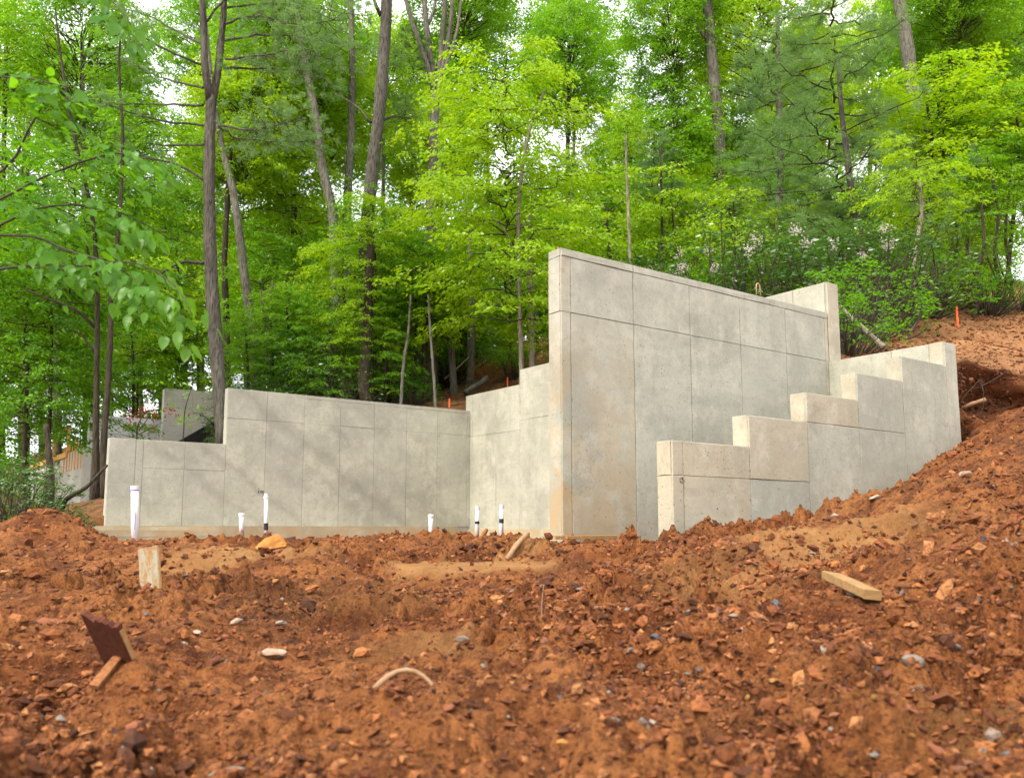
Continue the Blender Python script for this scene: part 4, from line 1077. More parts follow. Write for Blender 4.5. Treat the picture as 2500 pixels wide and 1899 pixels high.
def crown_clumps(seed, R, H, ncl, per, dens, leafL, leaf, bark='twig', hollow=.35, cut=0.0):
    """upright canopy of many leafy clumps with gaps between"""
    c = Crown(seed); r = c.r
    n = 0; O = []; D = []; LL = []
    gate = np.random.default_rng(seed + 7).normal(size=(14, 3)) * np.array([R * .7, R * .7, H * .36])
    while n < ncl:
        p = r.normal(size=3); p /= np.linalg.norm(p); rad_ = hollow + (1 - hollow) * r.random() ** .6
        q_ = p * rad_ * np.array([R, R, H / 2]); q_[:2] *= (1 - .45 * max(0, q_[2] / (H / 2)))
        if cut and min(np.linalg.norm((gate - q_) / np.array([1, 1, 1.2]), axis=1)) < cut: 
            if r.random() < .85: n += 1; continue
        n += 1
        az = math.atan2(q_[1], q_[0]) + r.normal(0, .7, per); el = r.normal(.05, .4, per)
        O.append(np.repeat(q_[None], per, 0) + r.normal(0, .10, (per, 3))); D.append(np.stack([np.cos(az) * np.cos(el), np.sin(az) * np.cos(el), np.sin(el)], -1)); LL.append(r.uniform(.35, .95, per))
        if r.random() < .33:
            b = np.array([q_[0] * .15, q_[1] * .15, q_[2] - .35 * np.hypot(q_[0], q_[1]) - .2]); m_ = (b + q_) / 2 + r.normal(0, .15, 3)
            c.tube(spline([b, m_, q_], 5), np.linspace(.035, .008, 5), n=4, cap=False)
    c.twigs(np.vstack(O), unit(np.vstack(D)), np.concatenate(LL), dens, leafL, .95, .09, hang=.35)
    return c.mesh('crown', M[leaf], M[bark])

def needles(c, pos, n_per, L, Wd, flat=.5, out=None):
    r = c.r; k = np.repeat(np.arange(len(pos)), n_per); n = len(k)
    d = r.normal(size=(n, 3)) * np.array([1, 1, flat]); 
    if out is not None: d = unit(d) + out[k] * .9
    d = unit(d); nn = r.normal(size=(n, 3))
    LL = L * r.uniform(.6, 1.15, n)
    c.lv.append(leaf_quads(pos[k] + r.normal(0, .03, (n, 3)), d, nn, LL, np.full(n, Wd))); c.lval.append(np.repeat(np.clip(r.normal(.5, .3, n), 0, 1), 4))

def crown_pine(seed, R, H, nb, tufts=34, per=26, L=.13, Wd=.011, taper=.55):
    """whorls of level boughs carrying soft needle tufts"""
    c = Crown(seed); r = c.r
    for i_ in range(nb):
        f = (i_ + .5) / nb; z = (-.5 + f) * H; az = i_ * 2.4 + r.normal(0, .3); Lb = R * (1 - taper * f) * r.uniform(.6, 1.1)
        dx, dy = math.cos(az), math.sin(az); t = np.linspace(0, 1, 8); e = r.uniform(-.05, .22)
        P = np.stack([dx * Lb * t, dy * Lb * t, z + Lb * (e * t + .12 * t * t)], -1); P[1:] += r.normal(0, .05, (7, 3))
        c.tube(P, np.linspace(.028, .007, 8), n=4, cap=False)
        tt = r.uniform(.35, 1, tufts); pos = np.stack([np.interp(tt, t, P[:, q_]) for q_ in range(3)], -1)
        lat = r.normal(0, .28, tufts) * Lb * .6 * (1.15 - tt) * 2; px_, py_ = -dy, dx
        off = np.stack([px_ * lat, py_ * lat, r.normal(.05, .10, tufts)], -1); tip = pos + off
        for k in range(0, tufts, 3): c.tube(np.array([pos[k], tip[k]]), [.008, .003], n=3, cap=False)
        needles(c, tip, per, L, Wd, .6, unit(off + np.array([dx, dy, .3]) * .3))
    return c.mesh('crown', M['lf_pine'], M['twig'])

def shrub_mesh(seed, R, H, ncl, per, leafL, leaf, wr=.36):
    c = Crown(seed); r = c.r; O = []; D = []; LL = []
    for i_ in range(ncl):
        az = r.uniform(0, 2 * np.pi); rad_ = R * math.sqrt(r.random()); z = H * (.15 + .85 * r.random() ** .7) * (1 - .45 * (rad_ / R) ** 2)
        p = np.array([rad_ * math.cos(az), rad_ * math.sin(az), z]); a = r.uniform(0, 2 * np.pi, per)
        O.append(np.repeat(p[None], per, 0)); D.append(np.stack([np.cos(a), np.sin(a), r.uniform(-.1, .7, per)], -1)); LL.append(r.uniform(.07, .16, per))
        if i_ % 3 == 0:
            b = np.array([p[0] * .2, p[1] * .2, -.1]); m_ = (b + p) / 2 + r.normal(0, .12, 3)
            c.tube(spline([b, m_, p], 6), np.linspace(.022, .006, 6), n=4, cap=False)
    c.twigs(np.vstack(O), unit(np.vstack(D)), np.concatenate(LL), 22, leafL, .5, .04, wr=wr)
    return c.mesh('foliage', M[leaf], M['twig'])

CR = {}
CR['beech'] = [crown_layered(21, 3.8, 7.6, 84, 32, 18, .115, 'lf_bright')]
CR['maple'] = [crown_layered(22, 3.3, 6.0, 48, 28, 15, .12, 'lf_mid'), crown_layered(23, 3.6, 5.2, 44, 28, 15, .12, 'lf_deep')]
CR['bright'] = [crown_layered(24, 2.6, 3.6, 28, 28, 16, .115, 'lf_bright'), crown_layered(25, 1.2, 3.0, 26, 16, 16, .095, 'lf_bright', top=.2)]
CR['canopy'] = [crown_clumps(31, 3.6, 10.5, 560, 8, 15, .16, 'lf_mid', cut=1.0), crown_clumps(32, 3.9, 9.5, 540, 8, 15, .16, 'lf_mid', cut=1.1), crown_clumps(33, 3.4, 11, 540, 8, 15, .155, 'lf_mid', cut=1.0)]
CR['canopy_b'] = [crown_clumps(34, 3.4, 8.0, 460, 8, 15, .155, 'lf_bright', cut=1.0)]
CR['pine'] = [crown_pine(41, 2.9, 8.5, 46, 30, 26, .17, .012), crown_pine(42, 2.2, 5.0, 30, 32, 26, .17, .012)]
CR['laurel'] = [shrub_mesh(51, 1.3, 1.9, 240, 4, .095, 'lf_laurel'), shrub_mesh(52, 1.1, 1.5, 190, 4, .09, 'lf_laurel'), shrub_mesh(53, 1.2, 1.4, 210, 4, .085, 'lf_deep', .42)]

def crown(parent, kind, var, p, scale, rz, name='crown'):
    o = link(name, CR[kind][var % len(CR[kind])], parent, None, (0, 0, rz), scale)
    o.location = Vector(p) - parent.location
    return o

SEEN = {}
def trunk_pts(path, Y, base, n=16):
    P = [np.array([base[0], base[1], base[2] - .25])] + [at(px, py, Y if len(a) == 2 else a[2]) for a in path for px, py in [a[:2]]]
    return spline(P, n)
def tree(name, label, Y, path, r0, r1, bark, crowns=(), group=None, back=True, n=10, seg=18, flare=1.25, limbs=()):
    """path: photo pixels the trunk passes through, the first gives the foot"""
    b = at(path[0][0], 1200, Y); b[2] = gz(b[0], b[1], back)
    pts = [p for p in path[1:] if at(p[0], p[1], Y)[2] > b[2] + .2]
    P = trunk_pts(pts, Y, b, seg)
    SEEN[label] = SEEN.get(label, 0) + 1
    label += ['', ', further right', ', furthest right'][min(2, SEEN[label] - 1)]
    e = empty(name, tuple(b)); tag(e, label, 'tree', group)
    rr = np.linspace(r0, r1, seg); rr[0] *= flare; rr[1] *= 1 + (flare - 1) * .4
    MB().tube(P - b, rr, n, True, .05, int(abs(b[0]) * 50) & 255).build('trunk', M[bark], e, smooth=True)
    for k, (lp, la, lb) in enumerate(limbs):
        Q = spline([at(px, py, Y + (k % 3 - 1) * .25 * (i_ > 0)) for i_, (px, py) in enumerate(lp)], 10)
        MB().tube(Q - b, np.linspace(la, lb, 10), 7, True, .06, k).build('branch', M[bark], e, smooth=True)
    for kind, var, px, py, dY, s_, rz in crowns:
        crown(e, kind, var, at(px, py, Y + dY), s_, rz)
    return e

# ------------------------------------------------------------------ the trees one can tell apart
PY = 21.2
e = tree('pine_tree', 'big dark barked pine with forked top behind the low end of the long wall', PY,
     [(545, 1200), (541, 1074), (524, 800), (512, 565), (512, 339), (517, 235)],   .178, .125, 'bark_pine', n=14, seg=26,
     limbs=[([(514, 250), (501, 170), (498, 100), (494, 0), (488, -160)], .11, .07), ([(518, 250), (532, 175), (541, 90), (548, 0), (552, -160)], .105, .07)])
pc = Crown(61); r_ = pc.r
pl = [[(498, 307), (393, 296), (286, 264), (186, 229)], [(498, 353), (393, 353), (290, 340), (221, 336)], [(495, 257), (393, 254), (279, 254), (193, 246)], [(497, 440), (428, 400), (330, 385), (290, 400)],
      [(550, 145), (629, 139), (700, 125), (790, 140)], [(545, 168), (640, 168), (740, 175), (800, 200)], [(532, 307), (607, 316), (679, 307), (740, 285)], [(534, 310), (586, 339), (700, 346), (780, 340)],
      [(498, 110), (420, 70), (340, 30), (250, 20)], [(498, 60), (560, -10), (640, -40), (720, -20)], [(545, 60), (620, 40), (720, 60), (830, 50)], [(548, 20), (640, 10), (760, 20), (900, 40)], [(498, 160), (400, 120), (320, 70), (280, 50)],
      [(545, 100), (660, 85), (780, 100), (880, 120)], [(496, 215), (420, 200), (330, 160), (270, 130)]]
for k, L_ in enumerate(pl):
    dy_ = [-1.6, .8, 1.4, -.6, -1.2, 1.0][k % 6]
    P = spline([at(px, py, PY + dy_ * (i_ / 3)) for i_, (px, py) in enumerate(L_)], 14) - np.array(e.location)
    P[1:-1] += r_.normal(0, .014, (12, 3))
    pc.tube(P, np.linspace(.034, .008, 14), n=5, cap=False)
    right = L_[-1][0] > 520
    nt_ = 64 if right else 16
    t_ = r_.uniform(.30 if right else .45, 1, nt_) * 13; p0 = np.stack([np.interp(t_, np.arange(14), P[:, q_]) for q_ in range(3)], -1)
    off = r_.normal(0, 1, (nt_, 3)) * np.array([.45, .6, .22]) * (1 if right else .6)
    for q_ in range(0, nt_, 2): pc.tube(np.array([p0[q_], p0[q_] + off[q_]]), [.009, .004], n=3, cap=False)
    needles(pc, p0 + off, 44, .16, .013, .7, unit(off + np.array([0, 0, .2])))
pc.tube(spline([at(500, 643, PY), at(446, 640, PY - .3), at(420, 652, PY - .4), at(393, 668, PY - .5)], 8) - np.array(e.location), np.linspace(.05, .025, 8), n=6)
link('crown', pc.mesh('crown', M['lf_pine'], M['bark_pine']), e)

B = 0
tree('tree', 'curved grey trunk just right of the big pine', 27, [(632, 1000), (622, 850), (600, 700), (572, 480), (545, 370), (515, 200), (500, 40)], .17, .07, 'bark_grey', [('canopy_b', 0, 600, 300, 2, .7, 1.0)])
tree('dead_tree', 'short broken brown dead trunk with ragged top', 25, [(660, 1000), (655, 850), (650, 760), (666, 690)], .085, .04, 'bark_grey', limbs=[([(652, 800), (640, 740), (638, 705)], .04, .02)])
tree('tree', 'grey trunk bending left with a kink, left of the smooth pine trunk', 28, [(828, 1000), (817, 640), (812, 520), (785, 400), (772, 290), (735, 100), (722, -60)], .19, .11, 'bark_grey', [('canopy', 1, 690, 90, 1.5, .6, 2.1), ('bright', 0, 700, 420, 1.5, .9, 1.0)])
tree('tree', 'straight slim grey trunk beside the kinked trunk', 31, [(840, 1000), (847, 540), (857, 330), (860, 130), (852, -60)], .18, .10, 'bark_grey', [('canopy_b', 0, 800, 260, 2, .7, .4)])
tree('pine_tree', 'stout leaning pine trunk in the upper centre', 26, [(872, 1000), (897, 540), (924, 290), (938, 120), (948, -80)], .225, .165, 'bark_pine',
     [('pine', 1, 1010, 130, 2.0, (.55, .55, .35), 1.0), ('pine', 1, 990, 270, .5, (.42, .42, .18), 2.0)], limbs=[([(930, 40), (915, 5), (905, -40)], .07, .04), ([(905, 300), (870, 260), (810, 225)], .04, .015), ([(925, 300), (960, 285), (1005, 290)], .05, .02)])
tree('tree', 'pale multi stemmed tree forking into several upright limbs', 27.5, [(1050, 1000), (1052, 560), (1058, 370), (1062, 225)], .20, .155, 'bark_grey', [('canopy', 0, 1130, -80, 2.5, .7, 1.7)],
     limbs=[([(1062, 235), (1040, 150), (1015, 80), (990, 0), (975, -60)], .09, .06), ([(1062, 235), (1048, 120), (1040, 50), (1030, -50)], .12, .08), ([(1064, 230), (1078, 120), (1085, 30), (1088, -60)], .12, .07), ([(1064, 235), (1085, 170), (1115, 80), (1130, -40)], .07, .04), ([(1066, 225), (1095, 100), (1105, 0), (1110, -60)], .09, .06), ([(1046, 60), (1060, 20), (1070, -40)], .06, .04)])
tree('tree', 'orange scarred grey trunk on the slope above the rear wall', 28, [(1145, 1000), (1149, 900), (1152, 740), (1146, 560), (1140, 420)], .15, .10, 'bark_grey')
tree('tree', 'short dark trunk left of the scarred trunk above the rear wall', 27, [(1108, 1000), (1102, 860), (1096, 720), (1094, 600)], .13, .08, 'bark_grey', [('maple', 1, 1100, 640, 2, .6, 1.0)])
tree('beech_tree', 'bright yellow green layered tree in the middle above the rear wall', 23.5, [(1275, 1000), (1272, 850), (1266, 640), (1268, 480), (1290, 330), (1330, 220)], .075, .035, 'bark_pale',
     [('beech', 0, 1235, 470, 0, (1.03, 1.0, 1.0), .3)], limbs=[([(1266, 640), (1230, 560), (1180, 520)], .03, .012), ([(1268, 560), (1330, 500), (1400, 480)], .03, .012)])
tree('tree', 'pale trunk close beside the tall wall top left corner', 26, [(1304, 1000), (1298, 800), (1293, 640), (1290, 520)], .12, .09, 'bark_pale')
tree('sapling', 'thin pale straight sapling rising behind the tall wall', 23, [(1545, 900), (1538, 640), (1532, 480), (1527, 330)], .055, .03, 'bark_pale', [('bright', 1, 1527, 300, 0, .6, 0)])
tree('sapling', 'thin brown straight sapling right of the pale one', 25.5, [(1618, 900), (1616, 600), (1614, 440), (1612, 360)], .045, .03, 'bark_dark', [('pine', 1, 1600, 420, 1, (.6, .6, .5), 0)])
tree('tree', 'large pale trunk with a broken stub near the top, right of centre', 30, [(1795, 1000), (1778, 680), (1766, 480), (1752, 280), (1736, 120), (1722, -80)], .23, .18, 'bark_grey', [('canopy_b', 0, 1850, 60, 2, .8, 2.0), ('canopy', 0, 1640, 40, 1, .55, 1.0)],
     limbs=[([(1734, 105), (1705, 70), (1682, 38)], .08, .04)])
tree('tree', 'large pale trunk half hidden by leaves in the upper right', 29, [(2262, 1000), (2248, 600), (2240, 400), (2224, 180), (2198, 20), (2184, -80)], .27, .21, 'bark_grey', [('canopy', 0, 2330, -60, 3, .7, 1.2)])
tree('pine_tree', 'slim mottled pine trunk right of the raised wall end', 22, [(2115, 1000), (2108, 760), (2096, 620), (2080, 480), (2066, 360), (2055, 280), (2046, 150)], .125, .05, 'bark_pine', [('pine', 0, 2040, 330, 0, (1.25, 1.25, .9), .4), ('pine', 1, 2060, 590, 0, (1.0, 1.0, .45), 1.4)])
tree('pine_tree', 'soft needled pine behind the top of the tall wall', 27, [(1905, 1000), (1900, 700), (1905, 420), (1900, 200), (1898, 40)], .14, .06, 'bark_pine', [('pine', 0, 1900, 400, 0, (1.15, 1.15, 1.0), 2.2)])
tree('pine_tree', 'distant blue green pine in the top right corner', 38, [(2420, 1000), (2415, 500), (2420, 200), (2425, -80)], .2, .1, 'bark_pine', [('pine', 0, 2420, 130, 0, (1.3, 1.3, 1.2), 3)])
tree('sapling', 'crooked pale sapling at the edge of the cleared dirt', 18.2, [(2226, 1000), (2238, 770), (2232, 660), (2236, 600), (2250, 520), (2245, 440)], .055, .03, 'bark_pale', [('bright', 0, 2240, 440, .5, (.62, .62, .5), .4)])
tree('tree', 'slim grey trunk behind the crooked sapling', 25, [(2296, 1000), (2284, 620), (2274, 450), (2262, 300)], .12, .09, 'bark_grey', [('bright', 0, 2290, 300, -.5, (1.25, 1.25, .75), 2)])
tree('maple_tree', 'bright spreading tree at the upper right edge', 24, [(2252, 1000), (2262, 520), (2275, 350), (2262, 250)], .06, .04, 'bark_dark', [('bright', 0, 2330, 270, 0, (1.1, 1.1, .9), 3.6), ('bright', 0, 2140, 262, -.5, (.62, .62, .32), 1.0)])
tree('sapling', 'leafy bright sapling above the right part of the tall wall', 22.5, [(1800, 900), (1795, 640), (1790, 480)], .03, .012, 'bark_dark', [('bright', 1, 1795, 575, 0, (1.2, 1.2, 1.0), 0)])
for k, (px, pts, lb) in enumerate([(2398, [(2392, 700), (2386, 660), (2402, 600), (2395, 480)], 'dark crooked stem with two forks at the right forest edge'), (2442, [(2440, 700), (2428, 620), (2436, 520), (2410, 380)], 'thin dark leaning stem near the right edge of the photo'),
                                    (2474, [(2470, 720), (2462, 640), (2455, 560), (2470, 400)], 'thin dark wavy stem at the right edge of the photo'), (2362, [(2360, 760), (2362, 600), (2352, 420)], 'straight thin stem left of the crooked dark stems'), (2322, [(2320, 740), (2322, 620), (2330, 500)], 'thin dark stem beside the shrubs at right')]):
    tree('sapling', lb, 20.5 + k * .8, [(px, 1000)] + pts, .06, .025, 'bark_dark', [('maple', k, px - 10 + 20 * (k % 2), 470 - 30 * k, 1.5, (.5, .5, .4), k)], limbs=[([pts[0], (pts[0][0] - 25, pts[0][1] - 60), (pts[0][0] - 40, pts[0][1] - 120)], .03, .012)])
tree('twin_trunk_tree', 'left one of the two dark trunks before the white faced wall', 21, [(236, 1300), (234, 1080), (236, 900), (237, 700), (225, 520), (180, 330), (150, 150), (135, 20)], .085, .02, 'bark_dark', [('maple', 1, 180, 560, 1, (1.0, 1.0, .8), .5)], limbs=[([(232, 800), (190, 760), (130, 735), (65, 708)], .045, .02), ([(236, 700), (220, 640), (205, 560)], .04, .02), ([(232, 860), (195, 815), (150, 800)], .03, .015)])
tree('twin_trunk_tree', 'right one of the two dark trunks before the white faced wall', 20.6, [(262, 1300), (252, 1100), (262, 960), (270, 820), (272, 680), (292, 540), (300, 330), (290, 160), (300, 10)], .085, .02, 'bark_dark', [('maple', 0, 330, 420, 2, .75, 2.4)])
for k, (px, Y, pts, rr_, lb) in enumerate([
    (900, 24.2, [(888, 930), (896, 840), (900, 700), (905, 600)], .19, 'thick very dark trunk rising just behind the long wall'), (975, 23.6, [(984, 900), (997, 810), (1003, 720)], .05, 'thin bent pale stem just behind the long wall'),
    (1064, 23.4, [(1060, 930), (1050, 800), (1046, 720)], .05, 'thin straight pale stem near the corner of the long wall'), (555, 28, [(553, 800), (548, 640), (556, 480), (566, 300)], .12, 'slim dark trunk close behind the big pine'),
    (1040, 26, [(1036, 900), (1040, 760), (1030, 640)], .10, 'dark trunk in deep shade left of the bright layered tree')]):
    tree('tree', lb, Y, [(px, 1000)] + pts, rr_, rr_ * .6, 'bark_dark' if rr_ > .08 else 'bark_grey', [('maple', k, pts[-1][0], pts[-1][1] - 40, 2, (.55, .55, .4), k * 1.3)] if k != 3 else [('canopy', 2, 600, 330, 3, .6, 2)])
for k, (px, Y, pts, lb) in enumerate([(62, 30, [(62, 1000), (60, 800), (58, 620), (70, 300)], 'straight grey trunk at the far left edge'), (140, 29, [(140, 1000), (138, 840), (142, 600)], 'slim brown trunk left of the twin trunks'), (410, 33, [(412, 900), (408, 780), (400, 500)], 'thin pale trunk behind the tall shaded neighbour wall'),
                                       (430, 36, [(432, 900), (420, 780), (415, 500)], 'thin brown trunk right of the thin pale one'), (455, 34, [(452, 900), (445, 800), (440, 620)], 'dark forked thin trunk left of the big pine'), (345, 38, [(340, 900), (335, 800), (330, 500)], 'distant thin trunk above the white faced wall')]):
    tree('tree', lb, Y, [(px, 1200)] + pts, .11 if k > 1 else .17, .07, 'bark_grey' if k % 2 else 'bark_dark', [('maple', k, px + 30, 700 - 60 * k, 2, .8, k)])

# left understory, layered greens
for k, (px, py, Y, kd, v, s_) in enumerate([(60, 860, 23, 'maple', 1, .9), (200, 880, 33, 'maple', 1, .8), (320, 870, 27, 'maple', 0, .8), (-40, 600, 24, 'maple', 0, 1.0), (430, 660, 31, 'bright', 0, 1.2), (640, 720, 29, 'maple', 0, .8), (730, 560, 32, 'bright', 0, 1.3), (760, 830, 27, 'maple', 1, .55), (960, 780, 27.5, 'maple', 1, .6), (1120, 800, 29, 'maple', 1, .5),
                                             (60, 1080, 27, 'maple', 1, .7), (1480, 560, 27, 'bright', 0, 1.0), (1640, 560, 26, 'bright', 0, .9), (1960, 600, 25.5, 'bright', 0, .8), (2180, 700, 21, 'maple', 1, .45), (2330, 560, 24, 'bright', 0, .7), (2480, 330, 23, 'maple', 0, .6), (835, 690, 25.5, 'bright', 0, .75), (910, 600, 25, 'bright', 0, .8), (660, 820, 25.5, 'maple', 0, .5), (740, 900, 25, 'maple', 1, .42), (1010, 700, 26, 'maple', 0, .6), (600, 870, 24.8, 'maple', 0, .40), (700, 800, 25.2, 'maple', 0, .46), (805, 860, 24.6, 'maple', 0, .42), (935, 850, 24.8, 'maple', 0, .42), (120, 760, 24, 'maple', 0, .65), (330, 790, 29.5, 'maple', 0, .6), (400, 830, 31, 'maple', 0, .6), (880, 770, 24.3, 'bright', 0, .5)]):
    lb = ['low spreading leafy tree at the left edge', 'dark leafy tree above the white faced neighbour wall', 'leafy tree behind the twin dark trunks', 'leafy tree at the upper left edge', 'leafy tree left of the big pine', 'dense dark leafy tree right of the big pine', 'leafy tree left of the kinked trunk', 'low dark leafy tree above the long wall', 'shady leafy tree above the middle of the long wall', 'shady leafy tree behind the scarred trunk',
          'dark leafy tree low at the far left', 'leafy tree behind the tall wall left part', 'leafy tree behind the tall wall middle', 'small leafy tree behind the raised wall end', 'small dark leafy tree right of the raised wall end', 'leafy tree behind the crooked sapling', 'leafy tree at the right edge', 'bright leafy sapling hiding the foot of the kinked trunk', 'bright leafy sapling hiding the foot of the leaning pine', 'leafy sapling right of the dead trunk', 'low dark sapling above the left part of the long wall', 'mid green sapling left of the bright layered tree', 'leafy sapling above the left end of the high wall part', 'leafy sapling above the second panel of the high wall part', 'leafy sapling left of the thick dark trunk', 'leafy sapling right of the thick dark trunk', 'leafy sapling left of the twin dark trunks', 'leafy sapling right of the twin dark trunks', 'leafy sapling above the shaded neighbour wall', 'bright small sapling before the foot of the leaning pine'][k]
    tree('understory_tree', lb, Y, [(px, 1300), (px + 6, py + 60), (px, py - 60)], .06, .025, 'bark_dark', [(kd, v, px, py, 0, s_, k * 1.7)], 'leafy understory trees')

# deep forest behind: trunks and crowns
rb = random.Random(77); kk = 0
ZN = [(-9999, 'beyond the far left edge'), (0, 'at the far left edge'), (150, 'behind the twin dark trunks'), (300, 'above the shaded neighbour wall'), (470, 'behind the big forked pine'), (620, 'right of the broken dead trunk'), (780, 'behind the kinked grey trunk'), (910, 'behind the multi stemmed tree'), (1090, 'behind the left half of the bright layered tree'), (1260, 'behind the right half of the bright layered tree'),
      (1430, 'above the left end of the tall wall'), (1600, 'left of the trunk with the broken stub'), (1750, 'above the rebar hook'), (1900, 'above the raised wall end'), (2080, 'behind the slim mottled pine'), (2220, 'behind the crooked pale sapling'), (2360, 'above the cleared dirt at right'), (2500, 'beyond the right edge')]
def zone(x): return [n for v, n in ZN if x >= v][-1]
for row, (Y, step, jit) in enumerate([(36, 230, 70), (45, 240, 80), (60, 170, 50)]):
    px = -250
    while px < 2800:
        x = px + rb.uniform(-jit, jit); px += step
        if row == 0 and 330 < x < 620: continue
        if row == 2 and x > 2330: continue
        if row == 2:
            tree('forest_tree', f'farthest low green tree {zone(x)}', Y, [(x, 1300), (x, 800), (x, 560)], .2, .1, 'bark_grey', [('canopy', kk % 3, x, rb.uniform(640, 760) - .06 * max(0, x - 600), 0, (1.7, 1.7, 1.1), rb.uniform(0, 6))], 'deep forest trees', n=6, seg=6)
            kk += 1; continue
        Yk = Y + rb.uniform(-3, 4); lean = rb.uniform(-25, 25)
        tops = rb.uniform(-60, 330) if row else rb.uniform(60, 420)
        gap = (300 < x < 560) or (1440 < x < 1640) or (1850 < x < 2000)
        kd, vv = rb.choice([('canopy', 0), ('canopy', 1), ('canopy', 2), ('canopy_b', 0), ('canopy', 0)])
        s_ = rb.uniform(.8, 1.15) * Y / 44 * (.8 if gap else 1)
        cr_ = [(kd, vv, x + lean, tops + 40, 0, s_, rb.uniform(0, 6))]
        if not gap and rb.random() < .75: cr_.append((rb.choice(['canopy', 'maple', 'maple']), rb.randrange(3), x + rb.uniform(-60, 60), tops + 420 * 44 / Y, 1, s_ * .85, rb.uniform(0, 6)))
        tree('forest_tree', f"{('nearer', 'farther', 'farthest')[row]} {'yellow green' if kd == 'canopy_b' else ('dark green', 'mid green')[vv < 2]} forest tree {zone(x)}", Yk, [(x, 1300), (x + lean * .3, 700), (x + lean, tops)], rb.uniform(.12, .24), .07, rb.choice(['bark_grey', 'bark_dark', 'bark_grey']), cr_, 'deep forest trees', n=7, seg=8)
        kk += 1

# filling layer of leafy young trees on the slope
rc_ = random.Random(9); px = -140; k = 0
while px < 2640:
    px += rc_.uniform(75, 125); hi = 480 + 260 * (px < 1200)
    if px > 2370: break
    for lay in range(2):
        if lay and rc_.random() < .35: continue
        Yk = 29.5 + lay * 6 + rc_.uniform(0, 4); py = rc_.uniform(hi - 120, hi + 60) if lay else rc_.uniform(hi, hi + 230)
        if px > 1350: py -= 60
        kd, v = rc_.choice([('maple', 0), ('maple', 0), ('maple', 1), ('canopy_b', 0), ('bright', 0)]) if not (px < 450 and lay == 0) else ('maple', 1)
        s_ = {'maple': .85, 'canopy_b': .62, 'bright': 1.0}[kd] * rc_.uniform(.8, 1.2)
        x_ = px + rc_.uniform(-40, 40)
        tree('young_tree', f"{('nearer', 'farther')[lay]} {'bright' if kd != 'maple' else ('mid green', 'dark green')[v]} young tree {zone(x_)}", Yk, [(x_, 1300), (x_ + rc_.uniform(-15, 15), py + 100), (x_ + rc_.uniform(-20, 20), py - 80)], .07, .03, rc_.choice(['bark_grey', 'bark_dark']), [(kd, v, x_, py, 0, s_, rc_.uniform(0, 6))], 'young trees filling the forest', n=6, seg=7)
    k += 1

# ------------------------------------------------------------------ shrubs
def shrub(label, px, py, Y, var, s_, rz, flowers=0, group=None, back=True, name='shrub'):
    p = at(px, py, Y); p[2] = gz(p[0], p[1], back) - .05
    e = empty(name, tuple(p)); tag(e, label, 'shrub', group)
    link('foliage', CR['laurel'][var % 3], e, None, (0, 0, rz), s_)
    r = np.random.default_rng(int(px)); ss = s_ if not hasattr(s_, '__len__') else s_[2]
    for k in range(flowers):
        a = r.uniform(0, 6.28); zf = r.uniform(.65, 1.35); q_ = np.array([math.cos(a) * (1.25 - .4 * zf), -abs(math.sin(a)) * (1.25 - .4 * zf), zf]) * ss
        c = Crown(900 + k); n = 60; d = unit(c.r.normal(size=(n, 3)) + np.array([0, -.3, .5]))
        c.lv.append(leaf_quads(c.r.normal(0, .06, (n, 3)), d, c.r.normal(size=(n, 3)), np.full(n, .04), np.full(n, .036))); c.lval.append(c.r.random(n * 4))
        link('flower_cluster', np_mesh('flower_cluster', np.vstack(c.lv), np.arange(n * 4).reshape(-1, 4), [M['flower']], attrs={'lv': np.concatenate(c.lval)}), e, tuple(q_))['kind'] = 'stuff'
    return e
for k, a in enumerate([
    ('dark glossy laurel shrub at the left end of the long wall top', 600, 950, 24.5, 0, 1.0), ('dense laurel shrub above the long wall, second from the pine', 690, 950, 25, 1, 1.2), ('tall laurel thicket above the long wall middle', 790, 950, 25.5, 0, 1.4), ('glossy laurel shrub beside the thick dark trunk', 850, 960, 24.4, 1, 1.0),
    ('dark laurel shrub between the thin bent stem and dark trunk', 940, 960, 26, 0, 1.2), ('low laurel shrub near the corner of the long wall', 1010, 965, 25.2, 2, .7), ('dark laurel shrub in shade behind the scarred trunk', 1090, 930, 30, 0, 1.5), ('small green shrub above the rear wall step', 1255, 900, 27, 2, .7),
    ('bushy laurel behind the big pine trunk', 552, 1060, 23.6, 1, .42), ('small dark laurel at the foot of the big pine', 532, 1090, 22.6, 0, .3)]):
    shrub(a[0], a[1], a[2], a[3], a[4], a[5], k * 1.1, group='laurel shrubs behind the long wall')
for k, a in enumerate([('flowering laurel with pink clusters behind the tall wall', 1690, 680, 22.5, 2, 1.5, 4), ('flowering laurel right of the first behind the rebar hook', 1800, 690, 20.5, 0, 1.6, 6), ('flowering laurel behind the raised wall end', 2030, 700, 18.5, 1, 1.6, 6), ('dense green shrub right of the raised wall end', 2090, 820, 15.6, 2, 1.1, 0),
                        ('low green shrub touching the raised wall end', 2065, 850, 14.0, 2, .8, 0), ('wide shrub behind the dead leaning branch', 2150, 790, 17.5, 0, 1.3, 0), ('shrub at the foot of the crooked sapling', 2250, 780, 19.5, 2, 1.2, 0), ('dark shrub under the slim grey trunk', 2300, 760, 21.5, 0, 1.3, 0), ('low bright shrub at the right forest edge', 2410, 770, 21, 2, .9, 0), ('shrub at the far right edge of the clearing', 2490, 740, 22, 2, .8, 0),
                        ('leafy shrub behind the right end of the tall wall', 1900, 720, 19.0, 1, 1.5, 2), ('bushy shrub behind the tall wall left of the flowers', 1600, 690, 24, 0, 1.5, 0), ('green shrub behind the pale sapling', 1500, 720, 24.5, 2, 1.6, 0)]):
    shrub(a[0], a[1], a[2], a[3], a[4], a[5], k * .9, a[6], 'shrubs on the right slope')
